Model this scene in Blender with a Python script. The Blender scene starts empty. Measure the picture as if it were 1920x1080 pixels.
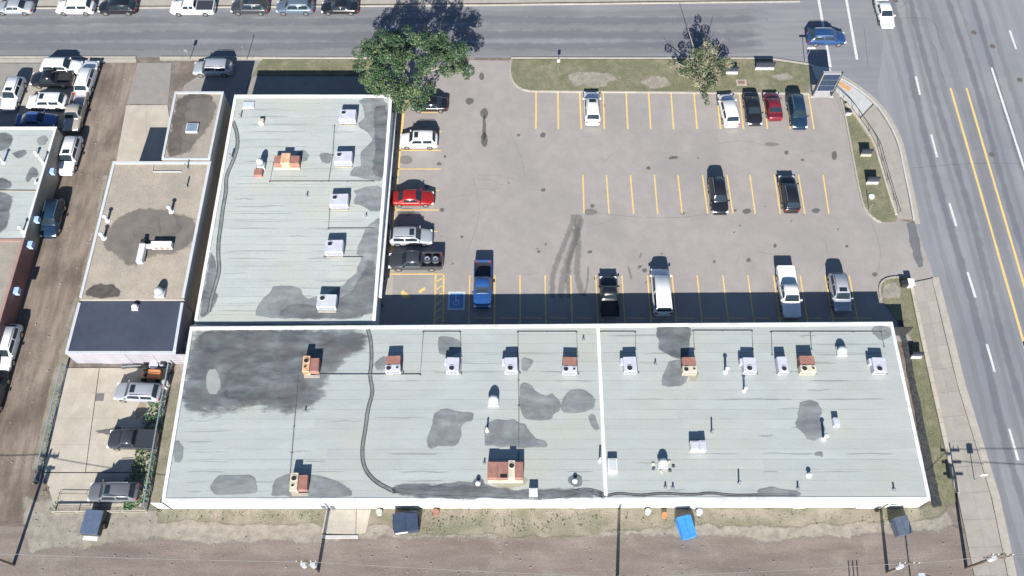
import bpy, bmesh, math, random
import numpy as np
from mathutils import Vector, Matrix
random.seed(7)
R = math.radians
S = bpy.context.scene
COL = S.collection

# ------------------------------------------------------------ camera, light, exposure
FPX, HC = 1663.0, 85.55                      # focal length in pixels of a 1920 wide frame, camera height in metres
TH = math.atan(3240.0 / FPX)                 # the optical axis looks this far below the horizon
YC = -HC / math.tan(TH)
cam_d = bpy.data.cameras.new('camera'); cam = bpy.data.objects.new('camera', cam_d); COL.objects.link(cam)
cam.location = (0, YC, HC); cam.rotation_euler = (math.pi / 2 - TH, 0, 0)
cam_d.sensor_width = 36; cam_d.lens = FPX / 1920 * 36; cam_d.clip_start = 1; cam_d.clip_end = 2000
S.camera = cam
SUN_EL, SUN_AZ = R(30.5), R(184.8)           # sun a little west of south
w = bpy.data.worlds.new('World'); S.world = w; w.use_nodes = True
sky = w.node_tree.nodes.new('ShaderNodeTexSky'); sky.sky_type = 'NISHITA'; sky.sun_disc = False
sky.sun_elevation = SUN_EL; sky.sun_rotation = SUN_AZ; sky.air_density = 1.0; sky.dust_density = 0.3; sky.ozone_density = 4.0
bg = w.node_tree.nodes['Background']; bg.inputs[1].default_value = 0.062
w.node_tree.links.new(sky.outputs[0], bg.inputs[0])
sd = bpy.data.lights.new('sun', 'SUN'); sd.energy = 5.0; sd.angle = R(0.5); sd.color = (1, 0.965, 0.91)
sun = bpy.data.objects.new('sun', sd); COL.objects.link(sun)
sv = Vector((math.sin(SUN_AZ) * math.cos(SUN_EL), math.cos(SUN_AZ) * math.cos(SUN_EL), math.sin(SUN_EL)))
sun.rotation_euler = sv.to_track_quat('Z', 'Y').to_euler(); sun.location = (0, 0, 60)
S.view_settings.view_transform = 'Standard'; S.view_settings.look = 'None'
S.view_settings.exposure = .95; S.view_settings.gamma = 1; S.view_settings.use_curve_mapping = False
S.render.engine = 'CYCLES'

# ------------------------------------------------------------ survey: photograph measurements to metres
def P(px, py, z=0.0):
    """point of the horizontal plane at height z seen at this place of the photograph"""
    dx, dy, dz = (px - 960) / FPX, -(py - 540) / FPX, -1.0
    a = math.pi / 2 - TH; c, s = math.cos(a), math.sin(a)
    wy, wz = dy * c - dz * s, dy * s + dz * c
    t = (z - HC) / wz
    return Vector((dx * t, YC + wy * t, z))
def PP(pts, z=0.0): return [P(x, y, z) for x, y in pts]

# ------------------------------------------------------------ materials
MATS = {}
def nd(nt, t, **kw):
    n = nt.nodes.new(t)
    for k, v in kw.items(): setattr(n, k, v)
    return n
def mat(name, c1, c2=None, scale=3.0, rough=.85, metal=0.0, stretch=(1, 1, 1), c3=None, scale3=.15, f3=.5, grain=.0, gscale=40, bump=0.0,
        rnd=0.0, soft=False, alpha=1.0, coat=0.0, lo=.35, hi=.65, coords='POS', lo3=.45, hi3=.62, det=5, spec=.5):
    if name in MATS: return MATS[name]
    m = bpy.data.materials.new(name); m.use_nodes = True; nt = m.node_tree; L = nt.links
    b = nt.nodes['Principled BSDF']; b.inputs['Roughness'].default_value = rough; b.inputs['Metallic'].default_value = metal
    b.inputs['Coat Weight'].default_value = coat; b.inputs['Specular IOR Level'].default_value = spec
    if coords == 'POS': co = nd(nt, 'ShaderNodeNewGeometry').outputs['Position']
    else: co = nd(nt, 'ShaderNodeTexCoord').outputs['Object']
    def noise(sc, st, detail=5, rg=.6):
        mp = nd(nt, 'ShaderNodeMapping'); mp.inputs['Scale'].default_value = st; L.new(co, mp.inputs[0])
        n = nd(nt, 'ShaderNodeTexNoise'); n.inputs['Scale'].default_value = sc; n.inputs['Detail'].default_value = detail
        n.inputs['Roughness'].default_value = rg; L.new(mp.outputs[0], n.inputs['Vector']); return n.outputs['Fac']
    def ramp(f, a, z):
        r = nd(nt, 'ShaderNodeMapRange'); r.inputs['From Min'].default_value = a; r.inputs['From Max'].default_value = z
        L.new(f, r.inputs['Value']); return r.outputs['Result']
    def mix(f, a, bb, mode='MIX'):
        x = nd(nt, 'ShaderNodeMix', data_type='RGBA', blend_type=mode)
        for sck, v in ((0, f), (6, a), (7, bb)):
            if hasattr(v, 'links'): L.new(v, x.inputs[sck])
            else: x.inputs[sck].default_value = v if sck == 0 else (*v, 1)
        return x.outputs[2]
    col = c1
    if c2: col = mix(ramp(noise(scale, stretch, det), lo, hi), c1, c2)
    if c3:
        r = ramp(noise(scale3, (1, 1, 1), 6, .62), lo3, hi3)
        mm = nd(nt, 'ShaderNodeMath', operation='MULTIPLY'); L.new(r, mm.inputs[0]); mm.inputs[1].default_value = f3
        col = mix(mm.outputs[0], col, c3)
    if grain:
        g = ramp(noise(gscale, (1, 1, 1), 2, .7), .25, .75)
        mr = nd(nt, 'ShaderNodeMapRange'); mr.inputs['To Min'].default_value = 1 - grain; mr.inputs['To Max'].default_value = 1 + grain
        L.new(g, mr.inputs['Value']); col = mix(1.0, col, (1, 1, 1), 'MULTIPLY'); L.new(mr.outputs[0], col.node.inputs[7])
    if rnd:
        oi = nd(nt, 'ShaderNodeObjectInfo'); mr = nd(nt, 'ShaderNodeMapRange')
        mr.inputs['To Min'].default_value = 1 - rnd; mr.inputs['To Max'].default_value = 1 + rnd
        L.new(oi.outputs['Random'], mr.inputs['Value']); col = mix(1.0, col, (1, 1, 1), 'MULTIPLY'); L.new(mr.outputs[0], col.node.inputs[7])
    if hasattr(col, 'links'): L.new(col, b.inputs['Base Color'])
    else: b.inputs['Base Color'].default_value = (*col, 1)
    if bump:
        bp = nd(nt, 'ShaderNodeBump'); bp.inputs['Strength'].default_value = bump; bp.inputs['Distance'].default_value = .03
        L.new(noise(9, (1, 1, 1), 6), bp.inputs['Height']); L.new(bp.outputs[0], b.inputs['Normal'])
    if soft:
        at = nd(nt, 'ShaderNodeAttribute', attribute_name='edge')
        n = ramp(noise(1.6, stretch, 6, .65), .3, .7)
        a = nd(nt, 'ShaderNodeMath', operation='MULTIPLY_ADD'); L.new(n, a.inputs[0]); a.inputs[1].default_value = .5 * float(soft); L.new(at.outputs['Fac'], a.inputs[2])
        r = nd(nt, 'ShaderNodeMapRange', interpolation_type='SMOOTHSTEP'); r.inputs['From Min'].default_value = .42; r.inputs['From Max'].default_value = .42 + .42 * float(soft) + .1
        r.inputs['To Max'].default_value = alpha; L.new(a.outputs[0], r.inputs['Value'])
        tr = nd(nt, 'ShaderNodeBsdfTransparent'); ms = nd(nt, 'ShaderNodeMixShader')
        L.new(r.outputs[0], ms.inputs[0]); L.new(tr.outputs[0], ms.inputs[1]); L.new(b.outputs[0], ms.inputs[2])
        L.new(ms.outputs[0], nt.nodes['Material Output'].inputs[0])
    MATS[name] = m; return m

DIRT = mat('dirt', (.150, .122, .100), (.240, .205, .172), 1.1, .95, c3=(.10, .08, .066), scale3=.22, f3=.7, grain=.28, gscale=12, bump=.3)
DIRT_NS = mat('dirt_wheel_worn', (.145, .112, .088), (.26, .212, .170), 1.0, .95, stretch=(1, .16, 1), c3=(.085, .066, .053), scale3=.16, f3=.7, grain=.25, gscale=9, soft=1)
DIRT_EW = mat('dirt_track_worn', (.150, .122, .104), (.215, .180, .155), .75, .95, stretch=(.16, 1, 1), c3=(.27, .235, .20), scale3=.4, f3=.45, grain=.3, gscale=9, soft=1, lo3=.52, hi3=.66)
PALEDIRT = mat('pale_dry_dirt', (.36, .325, .27), (.25, .22, .185), 1.3, .95, grain=.25, gscale=10, soft=1, alpha=.85)
LOT = mat('worn_lot_asphalt', (.275, .250, .232), (.308, .283, .265), .7, .9, c3=(.240, .222, .214), scale3=.10, f3=.7, grain=.14, gscale=9, bump=.1)
ROADN = mat('road_asphalt_ew', (.185, .187, .202), (.228, .227, .238), 1.1, .88, stretch=(.06, 1, 1), c3=(.165, .168, .186), scale3=.07, f3=.7, grain=.08, gscale=8)
ROADE = mat('road_asphalt_ns', (.188, .195, .212), (.245, .245, .253), .95, .88, stretch=(1, .035, 1), c3=(.170, .176, .195), scale3=.06, f3=.7, grain=.08, gscale=8)
CONC = mat('concrete', (.37, .34, .29), (.31, .285, .245), 1.2, .9, grain=.12, gscale=8, rnd=.07)
CONCW = mat('new_concrete', (.45, .445, .43), (.40, .395, .385), 1.5, .9, grain=.06, gscale=8, rnd=.03)
PAVE = mat('sidewalk_concrete', (.33, .30, .262), (.285, .26, .23), .9, .9, grain=.12, gscale=8, rnd=.05)
YARD = mat('yard_concrete', (.45, .405, .335), (.39, .35, .29), .8, .9, grain=.10, gscale=9, rnd=.04, c3=(.33, .29, .235), scale3=.3, f3=.6)
GREYPAD = mat('old_grey_paving', (.26, .24, .22), (.22, .205, .19), 1.0, .9, grain=.12, gscale=9)
JOINT = mat('joint_mortar', (.17, .155, .135), (.14, .13, .115), 2, .9)
KERB = mat('kerb_concrete', (.42, .39, .34), (.34, .31, .27), 2.0, .9, grain=.12)
GRASS = mat('dry_grass', (.145, .145, .085), (.26, .225, .155), .9, .95, c3=(.105, .12, .062), scale3=.35, f3=.6, grain=.35, gscale=8, lo=.38, hi=.72, lo3=.4, hi3=.6, bump=.3)
WEEDY = mat('weedy_verge', (.225, .195, .15), (.150, .148, .095), .8, .95, stretch=(.5, 1, 1), c3=(.29, .255, .20), scale3=.45, f3=.7, grain=.35, gscale=8, soft=1)
YEL = mat('yellow_road_paint', (.74, .50, .15), (.56, .41, .19), 3.5, .7, grain=.12, gscale=10)
WHT = mat('white_road_paint', (.62, .62, .60), (.48, .48, .47), 3.5, .7, grain=.1)
ORP = mat('orange_warning_pad', (.55, .30, .11), (.45, .26, .12), 4, .8)
BLUP = mat('blue_road_paint', (.08, .24, .50), (.13, .28, .46), 3, .7)
MEMB = mat('pale_roof_membrane', (.372, .400, .390), (.335, .363, .354), 1.1, .75, stretch=(.3, 1, 1), c3=(.37, .375, .325), scale3=.16, f3=.6, grain=.10, gscale=7, rnd=.035)
GRAV = mat('tan_gravel_roof', (.315, .275, .225), (.265, .232, .190), .8, .95, c3=(.225, .20, .17), scale3=.35, f3=.55, grain=.22, gscale=8)
BLKR = mat('dark_rolled_roof', (.030, .038, .062), (.042, .051, .078), .5, .8, grain=.1, rnd=.04)
CAP = mat('white_parapet_cap', (.70, .71, .70), (.60, .61, .60), 1.0, .6, coords='POS', rnd=.07, c3=(.46, .45, .42), scale3=.8, f3=.5)
CAPG = mat('grey_parapet_cap', (.46, .48, .50), (.40, .42, .44), 1.0, .6)
WALLW = mat('white_painted_wall', (.72, .715, .69), (.62, .61, .58), .9, .85, stretch=(.3, 1, 1), c3=(.52, .51, .48), scale3=.4, f3=.5)
WALLB = mat('tan_block_wall', (.40, .35, .29), (.35, .31, .26), 1, .9)
WALLR = mat('red_block_wall', (.28, .15, .12), (.24, .13, .11), 1, .9)
METW = mat('white_corrugated_metal', (.33, .32, .35), (.26, .25, .28), 1, .5, stretch=(1, 1, .2))
WET = mat('roof_pond_stain', (.135, .152, .163), (.265, .288, .290), 1.2, .8, stretch=(.3, 1, 1), c3=(.140, .138, .142), scale3=.8, f3=.6, grain=.10, soft=.6, alpha=.92, lo=.3, hi=.7)
SOOT = mat('roof_soot_stain', (.080, .090, .104), (.205, .225, .235), .7, .8, stretch=(.4, 1, 1), c3=(.10, .090, .088), scale3=.4, f3=.5, soft=1, alpha=.82, lo=.38, hi=.66)
BROWNST = mat('gravel_dark_stain', (.120, .108, .098), (.165, .148, .13), .8, .95, soft=1, alpha=.85)
SKID = mat('asphalt_stain', (.115, .112, .116), (.16, .155, .155), 1.0, .85, soft=1, alpha=.32)
OIL = mat('oil_stain', (.07, .066, .064), (.10, .095, .09), 2, .7, soft=1, alpha=.5)
PATCH = mat('asphalt_patch', (.13, .132, .145), (.155, .155, .165), 1.2, .85, soft=1, alpha=.9)
RUSTPATCH = mat('rust_runoff', (.42, .36, .25), (.36, .33, .26), 1, .9, soft=1, alpha=.6)
BITU = mat('wet_bitumen', (.030, .036, .048), (.14, .15, .155), 2.2, .6, lo=.42, hi=.62)
TAR = mat('tar', (.045, .047, .050), (.10, .105, .105), 2.5, .6)
ACW = mat('pale_sheet_metal', (.50, .51, .58), (.42, .43, .49), 1.2, .45, coords='OBJ')
ACG = mat('grey_sheet_metal', (.50, .52, .54), (.43, .45, .47), 1.2, .45, coords='OBJ')
ACC = mat('cream_sheet_metal', (.60, .56, .45), (.50, .43, .32), 2.2, .5, coords='OBJ')
ACO = mat('orange_rust_metal', (.62, .50, .36), (.52, .24, .10), 1.8, .6, coords='OBJ')
RUST = mat('rust_red_metal', (.30, .135, .105), (.24, .12, .10), 2.5, .75, coords='OBJ', c3=(.36, .20, .15), scale3=1.5, f3=.6)
DARK = mat('dark_opening', (.012, .012, .014), rough=.6)
BLACKM = mat('black_metal', (.03, .03, .033), rough=.5)
GALV = mat('galvanised_metal', (.42, .44, .46), (.34, .36, .38), 3, .4, .6, coords='OBJ')
WOOD = mat('weathered_wood', (.17, .14, .11), (.11, .09, .075), 6, .9, stretch=(1, 1, .1), coords='OBJ')
GLASS = mat('car_glass', (.018, .028, .036), rough=.06, spec=.6)
BGLASS = mat('shop_glass', (.03, .045, .055), rough=.08)
TYRE = mat('tyre_rubber', (.018, .018, .018), rough=.85)
RIM = mat('alloy_rim', (.45, .45, .46), rough=.3, metal=.8)
LAMP = mat('headlight_lens', (.72, .74, .76), rough=.15)
TAIL = mat('taillight_lens', (.35, .02, .02), rough=.2)
CHROME = mat('chrome', (.7, .7, .72), rough=.15, metal=1)
BARK = mat('pale_bark', (.36, .32, .26), (.22, .19, .15), 5, .9, coords='OBJ')
def leafmat(name, a, b, c):
    return mat(name, a, b, 1.3, .6, c3=c, scale3=.7, f3=.85, grain=.35, gscale=3.5, lo=.4, hi=.62, lo3=.5, hi3=.6)
LEAF = leafmat('broad_leaf', (.022, .054, .024), (.040, .084, .033), (.13, .175, .075))
LEAF2 = leafmat('dusty_leaf', (.055, .078, .036), (.095, .112, .06), (.24, .225, .14))
WEED = leafmat('weed_leaf', (.045, .11, .035), (.08, .15, .05), (.14, .17, .08))
def paint(name, c, rough=.28, metal=0.0): return mat('paint_' + name, c, rough=rough, metal=metal, coat=.6)
PAINT = {k: paint(k, *v) for k, v in {
    'white': ((.70, .70, .69),), 'silver': ((.36, .38, .41), .3, .2), 'black': ((.013, .014, .018), .22), 'charcoal': ((.05, .055, .062), .25, .2),
    'grey': ((.17, .175, .19), .3, .3), 'tan': ((.42, .38, .33), .3, .3), 'red': ((.27, .014, .012), .25), 'maroon': ((.13, .014, .022), .25),
    'midblue': ((.018, .055, .15), .25), 'blue': ((.018, .066, .21), .25), 'navy': ((.012, .03, .058), .2), 'palblue': ((.06, .12, .30), .25), 'steel': ((.11, .15, .20), .25, .2)}.items()}

# ------------------------------------------------------------ object helpers
def tag(o, label=None, cat=None, group=None, kind=None):
    if label: o['label'] = label
    if cat: o['category'] = cat
    if group: o['group'] = group
    if kind: o['kind'] = kind
    return o
def empty(name, loc, rz=0.0, label=None, cat=None, group=None):
    o = bpy.data.objects.new(name, None); COL.objects.link(o); o.location = loc; o.rotation_euler = (0, 0, rz); o.empty_display_size = .3
    return tag(o, label, cat, group)
class MB:
    def __init__(s): s.v = []; s.f = []; s.mi = []; s.sm = []; s.cur = 0; s.smooth = False; s.edge = None
    def add(s, vs, fs):
        n = len(s.v); s.v += [tuple(v) for v in vs]
        for f in fs: s.f.append([n + i for i in f]); s.mi.append(s.cur); s.sm.append(s.smooth)
        return s
    def box(s, x0, y0, z0, x1, y1, z1, bev=0.0):
        if bev:
            bb = min(bev, (x1 - x0) * .45, (y1 - y0) * .45, (z1 - z0) * .9)
            def ring(i, z): return [(x0 + i, y0, z), (x1 - i, y0, z), (x1, y0 + i, z), (x1, y1 - i, z), (x1 - i, y1, z), (x0 + i, y1, z), (x0, y1 - i, z), (x0, y0 + i, z)]
            def ring2(z): return [(x0 + bb, y0 + bb * .6, z), (x1 - bb, y0 + bb * .6, z), (x1 - bb * .6, y0 + bb, z), (x1 - bb * .6, y1 - bb, z), (x1 - bb, y1 - bb * .6, z), (x0 + bb, y1 - bb * .6, z), (x0 + bb * .6, y1 - bb, z), (x0 + bb * .6, y0 + bb, z)]
            vs = ring(bb, z0) + ring(bb, z1 - bb) + ring2(z1); fs = [list(range(7, -1, -1)), list(range(16, 24))]
            for k in (0, 8):
                for i in range(8): j = (i + 1) % 8; fs.append([k + i, k + j, k + 8 + j, k + 8 + i])
            return s.add(vs, fs)
        vs = [(x0, y0, z0), (x1, y0, z0), (x1, y1, z0), (x0, y1, z0), (x0, y0, z1), (x1, y0, z1), (x1, y1, z1), (x0, y1, z1)]
        return s.add(vs, [[3, 2, 1, 0], [4, 5, 6, 7], [0, 1, 5, 4], [1, 2, 6, 5], [2, 3, 7, 6], [3, 0, 4, 7]])
    def prism(s, pts, z0, z1):
        """pts: outline (x,y) or (x,y,z) (z = top, bottom = z0)"""
        n = len(pts); top = [(p[0], p[1], (p[2] if len(p) > 2 and z1 is None else z1)) for p in pts]; bot = [(p[0], p[1], z0) for p in pts]
        a = sum(pts[i][0] * pts[(i + 1) % n][1] - pts[(i + 1) % n][0] * pts[i][1] for i in range(n))
        if a < 0: top.reverse(); bot.reverse()
        return s.add(bot + top, [list(range(n - 1, -1, -1)), list(range(n, 2 * n))] + [[i, (i + 1) % n, n + (i + 1) % n, n + i] for i in range(n)])
    def cyl(s, c, r, z0, z1, n=16, r1=None, cap=True):
        r1 = r if r1 is None else r1
        vs = [(c[0] + r * math.cos(2 * math.pi * i / n), c[1] + r * math.sin(2 * math.pi * i / n), z0) for i in range(n)]
        vs += [(c[0] + r1 * math.cos(2 * math.pi * i / n), c[1] + r1 * math.sin(2 * math.pi * i / n), z1) for i in range(n)]
        fs = [[i, (i + 1) % n, n + (i + 1) % n, n + i] for i in range(n)]
        if cap: fs += [list(range(n - 1, -1, -1)), list(range(n, 2 * n))]
        return s.add(vs, fs)
    def ring(s, c, ro, ri, z0, z1, n=20):
        vs = []
        for r, z in ((ro, z0), (ro, z1), (ri, z1), (ri, z0)):
            vs += [(c[0] + r * math.cos(2 * math.pi * i / n), c[1] + r * math.sin(2 * math.pi * i / n), z) for i in range(n)]
        fs = []
        for k in range(4):
            k2 = (k + 1) % 4
            for i in range(n): j = (i + 1) % n; fs.append([k * n + i, k * n + j, k2 * n + j, k2 * n + i])
        return s.add(vs, fs)
    def dome(s, c, r, z0, h, n=14, m=4):
        vs = []; fs = []
        for k in range(m):
            a = k / m * math.pi / 2
            vs += [(c[0] + r * math.cos(a) * math.cos(2 * math.pi * i / n), c[1] + r * math.cos(a) * math.sin(2 * math.pi * i / n), z0 + h * math.sin(a)) for i in range(n)]
        vs.append((c[0], c[1], z0 + h))
        for k in range(m - 1):
            for i in range(n): j = (i + 1) % n; fs.append([k * n + i, k * n + j, (k + 1) * n + j, (k + 1) * n + i])
        for i in range(n): fs.append([(m - 1) * n + i, (m - 1) * n + (i + 1) % n, m * n])
        return s.add(vs, fs)
    def tube(s, pts, r, n=8, r1=None):
        pts = [Vector(p) for p in pts]; k = len(pts); vs = []
        for i, p in enumerate(pts):
            d = (pts[min(i + 1, k - 1)] - pts[max(i - 1, 0)]).normalized()
            a = d.cross(Vector((0, 0, 1))) if abs(d.z) < .95 else d.cross(Vector((1, 0, 0)))
            a.normalize(); b = d.cross(a); rr = r if r1 is None else r + (r1 - r) * i / (k - 1)
            vs += [p + a * (rr * math.cos(2 * math.pi * j / n)) + b * (rr * math.sin(2 * math.pi * j / n)) for j in range(n)]
        fs = [[i * n + j, i * n + (j + 1) % n, (i + 1) * n + (j + 1) % n, (i + 1) * n + j] for i in range(k - 1) for j in range(n)]
        fs += [list(range(n - 1, -1, -1)), list(range((k - 1) * n, k * n))]
        return s.add(vs, fs)
    def mesh(s, name, mats):
        me = bpy.data.meshes.new(name); me.from_pydata(s.v, [], s.f)
        for m in (mats if isinstance(mats, (list, tuple)) else [mats]): me.materials.append(m)
        me.polygons.foreach_set('material_index', s.mi); me.polygons.foreach_set('use_smooth', s.sm)
        if s.edge is not None:
            at = me.attributes.new('edge', 'FLOAT', 'POINT'); at.data.foreach_set('value', s.edge)
        me.update(); return me
    def build(s, name, mats, parent=None, loc=None, rz=0.0):
        o = bpy.data.objects.new(name, s.mesh(name, mats)); COL.objects.link(o)
        if parent: o.parent = parent
        if loc is not None: o.location = loc
        if rz: o.rotation_euler = (0, 0, rz)
        return o
def fixn(o):
    bm = bmesh.new(); bm.from_mesh(o.data); bmesh.ops.recalc_face_normals(bm, faces=bm.faces); bm.to_mesh(o.data); bm.free(); return o
def link(name, me, parent=None, loc=(0, 0, 0), rot=(0, 0, 0), scale=None):
    o = bpy.data.objects.new(name, me); COL.objects.link(o); o.parent = parent; o.location = loc; o.rotation_euler = rot
    if scale: o.scale = scale
    return o
def chaikin(pts, it=2, closed=True):
    for _ in range(it):
        out = []; n = len(pts)
        for i in range(n if closed else n - 1):
            a, b = pts[i], pts[(i + 1) % n]; out += [a * .75 + b * .25, a * .25 + b * .75]
        if not closed: out = [pts[0]] + out + [pts[-1]]
        pts = out
    return pts
def sheet(name, pts, z, m, soft=0.0, jag=0.0, parent=None, step=1.0, zf=None, smooth=0):
    """flat sheet over an outline; soft = width in metres of the worn edge"""
    pts = [Vector((p[0], p[1], 0)) for p in pts]
    if smooth: pts = chaikin(pts, smooth)
    n = len(pts)
    if sum(pts[i].x * pts[(i + 1) % n].y - pts[(i + 1) % n].x * pts[i].y for i in range(n)) < 0: pts.reverse()
    if soft or jag:
        d = []
        for i in range(n):
            a, b = pts[i], pts[(i + 1) % n]; k = max(1, int((b - a).length / step))
            d += [a.lerp(b, j / k) for j in range(k)]
        pts = d; n = len(pts)
        if jag: pts = [p + Vector((random.uniform(-jag, jag), random.uniform(-jag, jag), 0)) for p in pts]
    zz = (lambda p: zf(p.y) + z) if zf else (lambda p: z)
    mb = MB()
    if soft:
        A = np.array([(p.x, p.y) for p in pts]); lo, hi = A.min(0) - soft * .6, A.max(0) + soft * .6
        cell = max(.16, soft * .45, math.sqrt((hi - lo).prod() / 6000)); nx, ny = (np.ceil((hi - lo) / cell).astype(int) + 1)
        gx, gy = np.meshgrid(lo[0] + np.arange(nx) * cell, lo[1] + np.arange(ny) * cell, indexing='ij'); Q = np.stack([gx.ravel(), gy.ravel()], 1)
        dist = np.full(len(Q), 1e9); ins = np.zeros(len(Q), bool)
        for i in range(n):
            a, b = A[i], A[(i + 1) % n]; ab = b - a; tt = np.clip(((Q - a) @ ab) / max(1e-9, ab @ ab), 0, 1)
            dist = np.minimum(dist, np.hypot(*(Q - a - tt[:, None] * ab).T))
            if a[1] != b[1]:
                cr = ((a[1] > Q[:, 1]) != (b[1] > Q[:, 1])) & (Q[:, 0] < (b[0] - a[0]) * (Q[:, 1] - a[1]) / (b[1] - a[1]) + a[0]); ins ^= cr
        sdv = np.where(ins, dist, -dist); ev = np.clip(.5 + sdv / soft, 0, 1); keep = (ev > 0).reshape(nx, ny); ids = {}; vs = []; es = []; fs = []
        def vid(i, j):
            k = i * ny + j
            if k not in ids: ids[k] = len(vs); p = Vector((Q[k, 0], Q[k, 1], 0)); vs.append((p.x, p.y, zz(p))); es.append(float(ev[k]))
            return ids[k]
        for i in range(nx - 1):
            for j in range(ny - 1):
                if keep[i:i + 2, j:j + 2].any(): fs.append([vid(i, j), vid(i + 1, j), vid(i + 1, j + 1), vid(i, j + 1)])
        mb.add(vs, fs); mb.edge = es
    else: mb.add([(p.x, p.y, zz(p)) for p in pts], [list(range(n))])
    o = mb.build(name, m, parent)
    if not parent: o['kind'] = 'structure'
    return o
def offs(path, d):
    out = []
    for i, p in enumerate(path):
        t = (path[min(i + 1, len(path) - 1)] - path[max(i - 1, 0)]).normalized(); out.append(p + Vector((-t.y, t.x, 0)) * d)
    return out
def ribbon(name, path, width, z, m, parent=None, soft=False, zf=None):
    path = [Vector((p[0], p[1], 0)) for p in path]; mb = MB()
    rows = [(-.5, 0), (.0, 1), (.5, 0)] if soft else [(-.5, 1), (.5, 1)]
    k = len(path); vs = []; e = []
    for o_, ev in rows:
        for qi, p in enumerate(offs(path, width * o_)): vs.append((p.x, p.y, (zf(p.y) if zf else 0) + z)); e.append(float(ev) * (.35 if soft and qi in (0, len(path) - 1) else 1.0))
    fs = [[r * k + i, r * k + i + 1, (r + 1) * k + i + 1, (r + 1) * k + i] for r in range(len(rows) - 1) for i in range(k - 1)]
    mb.add(vs, [f[::-1] if False else f for f in fs]); mb.edge = e
    o = mb.build(name, m, parent)
    if not parent: o['kind'] = 'structure'
    return o
def kerb(path, width=.18, h=.12, m=KERB, parent=None, z0=0.0, name='kerb', step=3.0, gap=.012):
    """kerb cast in lengths along a path, each one its own part"""
    path = [Vector((p[0], p[1], 0)) for p in path]; dn = []
    for i in range(len(path) - 1):
        a, b = path[i], path[i + 1]; k = max(1, round((b - a).length / step)); dn += [a.lerp(b, j / k) for j in range(k)]
    dn.append(path[-1]); L, Rr = offs(dn, width / 2), offs(dn, -width / 2)
    for i in range(len(dn) - 1):
        t = (dn[i + 1] - dn[i]).normalized() * gap
        mb = MB().prism([L[i] + t, L[i + 1] - t, Rr[i + 1] - t, Rr[i] + t], z0, z0 + h); mb.build(name, m, parent)
def gcent(name, **k): # an empty that is a piece of the setting
    o = empty(name, (0, 0, 0)); o['kind'] = 'structure'; return o

# ------------------------------------------------------------ ground, roads, pavements
MB().add([(-400, -300, -.03), (400, -300, -.03), (400, 500, -.03), (-400, 500, -.03)], [[0, 1, 2, 3]]).build('ground', DIRT)['kind'] = 'structure'
sheet('dirt_alley', PP([(160, 112), (262, 112), (225, 330), (190, 480), (150, 640), (75, 900), (20, 1200), (-260, 1200), (-150, 800), (-20, 620), (60, 440), (105, 240)]), -.018, DIRT_NS, soft=1.2, jag=.25, step=2)
sheet('dirt_track', PP([(-300, 985), (300, 990), (900, 990), (1500, 985), (1780, 985), (1830, 1010), (1870, 1240), (-300, 1240)]), -.014, DIRT_EW, soft=1.0, jag=.3, step=2)
sheet('pale_verge', PP([(40, 935), (300, 955), (900, 955), (1770, 955), (1790, 985), (1500, 1012), (1000, 1000), (600, 1015), (250, 1015), (60, 1030)]), -.010, PALEDIRT, soft=.8, jag=.35, step=1.5)
sheet('weed_verge', PP([(300, 950), (600, 950), (1100, 950), (1770, 950), (1760, 975), (1500, 985), (1300, 982), (1050, 1004), (800, 1004), (700, 985), (300, 975)]), -.006, WEEDY, soft=.6, jag=.3, step=1.2)
sheet('alley_edge_grass', PP([(218, 300), (196, 400), (160, 560), (128, 680), (75, 880), (60, 880), (100, 700), (135, 600), (165, 480), (190, 380), (208, 300)]), -.006, WEEDY, soft=.35, jag=.1)
sheet('passage_grass', PP([(398, 300), (330, 680), (275, 955), (300, 955), (312, 900), (360, 620), (415, 300)]), -.006, WEEDY, soft=.3, jag=.1)
sheet('passage_dirt', PP([(440, 120), (445, 180), (405, 420), (350, 700), (335, 700), (385, 420), (425, 180), (425, 120)]), -.004, PALEDIRT, soft=.2, jag=.05)

sheet('pale_ruts', PP([(196, 330), (206, 330), (188, 430), (168, 520), (140, 620), (112, 720), (98, 790), (86, 790), (104, 690), (132, 590), (158, 500), (178, 410)]), -.012, PALEDIRT, soft=.7, jag=.25)
# north road and its far kerb
nroad = sheet('north_road', PP([(-900, 18), (250, 16), (900, 11), (1500, 4), (1530, -60), (1760, -60), (1760, 150), (1640, 195), (1600, 163), (1560, 141), (1517, 123), (1440, 110), (900, 108), (300, 107), (-900, 105)]), 0, ROADN)
sheet('far_pavement', PP([(-900, 14), (250, 12), (900, 7), (1500, 0), (1500, -60), (900, -60), (-900, -60)]), .11, CONC)
kerb(PP([(-300, 17), (250, 15), (900, 10), (1500, 3)]), .2, .13, CONC, nroad, step=5)
mroad = sheet('main_road', [P(1760, -90)] + PP([(1662, -90), (1660, 20), (1652, 120), (1640, 195), (1668, 232), (1686, 272), (1694, 310), (1707, 370), (1716, 420), (1750, 520), (1765, 590), (1797, 720), (1862, 935), (1893, 1080), (1920, 1200), (2700, 1200), (2700, -90)]), .004, ROADE)
gut = ribbon('gutter', chaikin(PP([(1566, 138), (1604, 160), (1645, 192), (1672, 230), (1690, 270), (1698, 310), (1711, 370), (1720, 420)]), 1, False), .65, .009, CONC, mroad)
ribbon('gutter', PP([(1753, 520), (1771, 590), (1803, 720), (1868, 935), (1899, 1080), (1925, 1200)]), .8, .009, CONC, mroad)
kerb_path = chaikin(PP([(1517, 121), (1560, 139), (1600, 160), (1640, 192), (1667, 230), (1685, 270), (1693, 310), (1706, 370), (1713, 412)]), 1, False)
kerb(kerb_path, .2, .12, CONCW, mroad, step=2.5)
kerb(PP([(1748, 522), (1765, 592), (1796, 720), (1861, 935), (1891, 1080), (1915, 1190)]), .2, .12, CONC, mroad, step=2.5)
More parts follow.
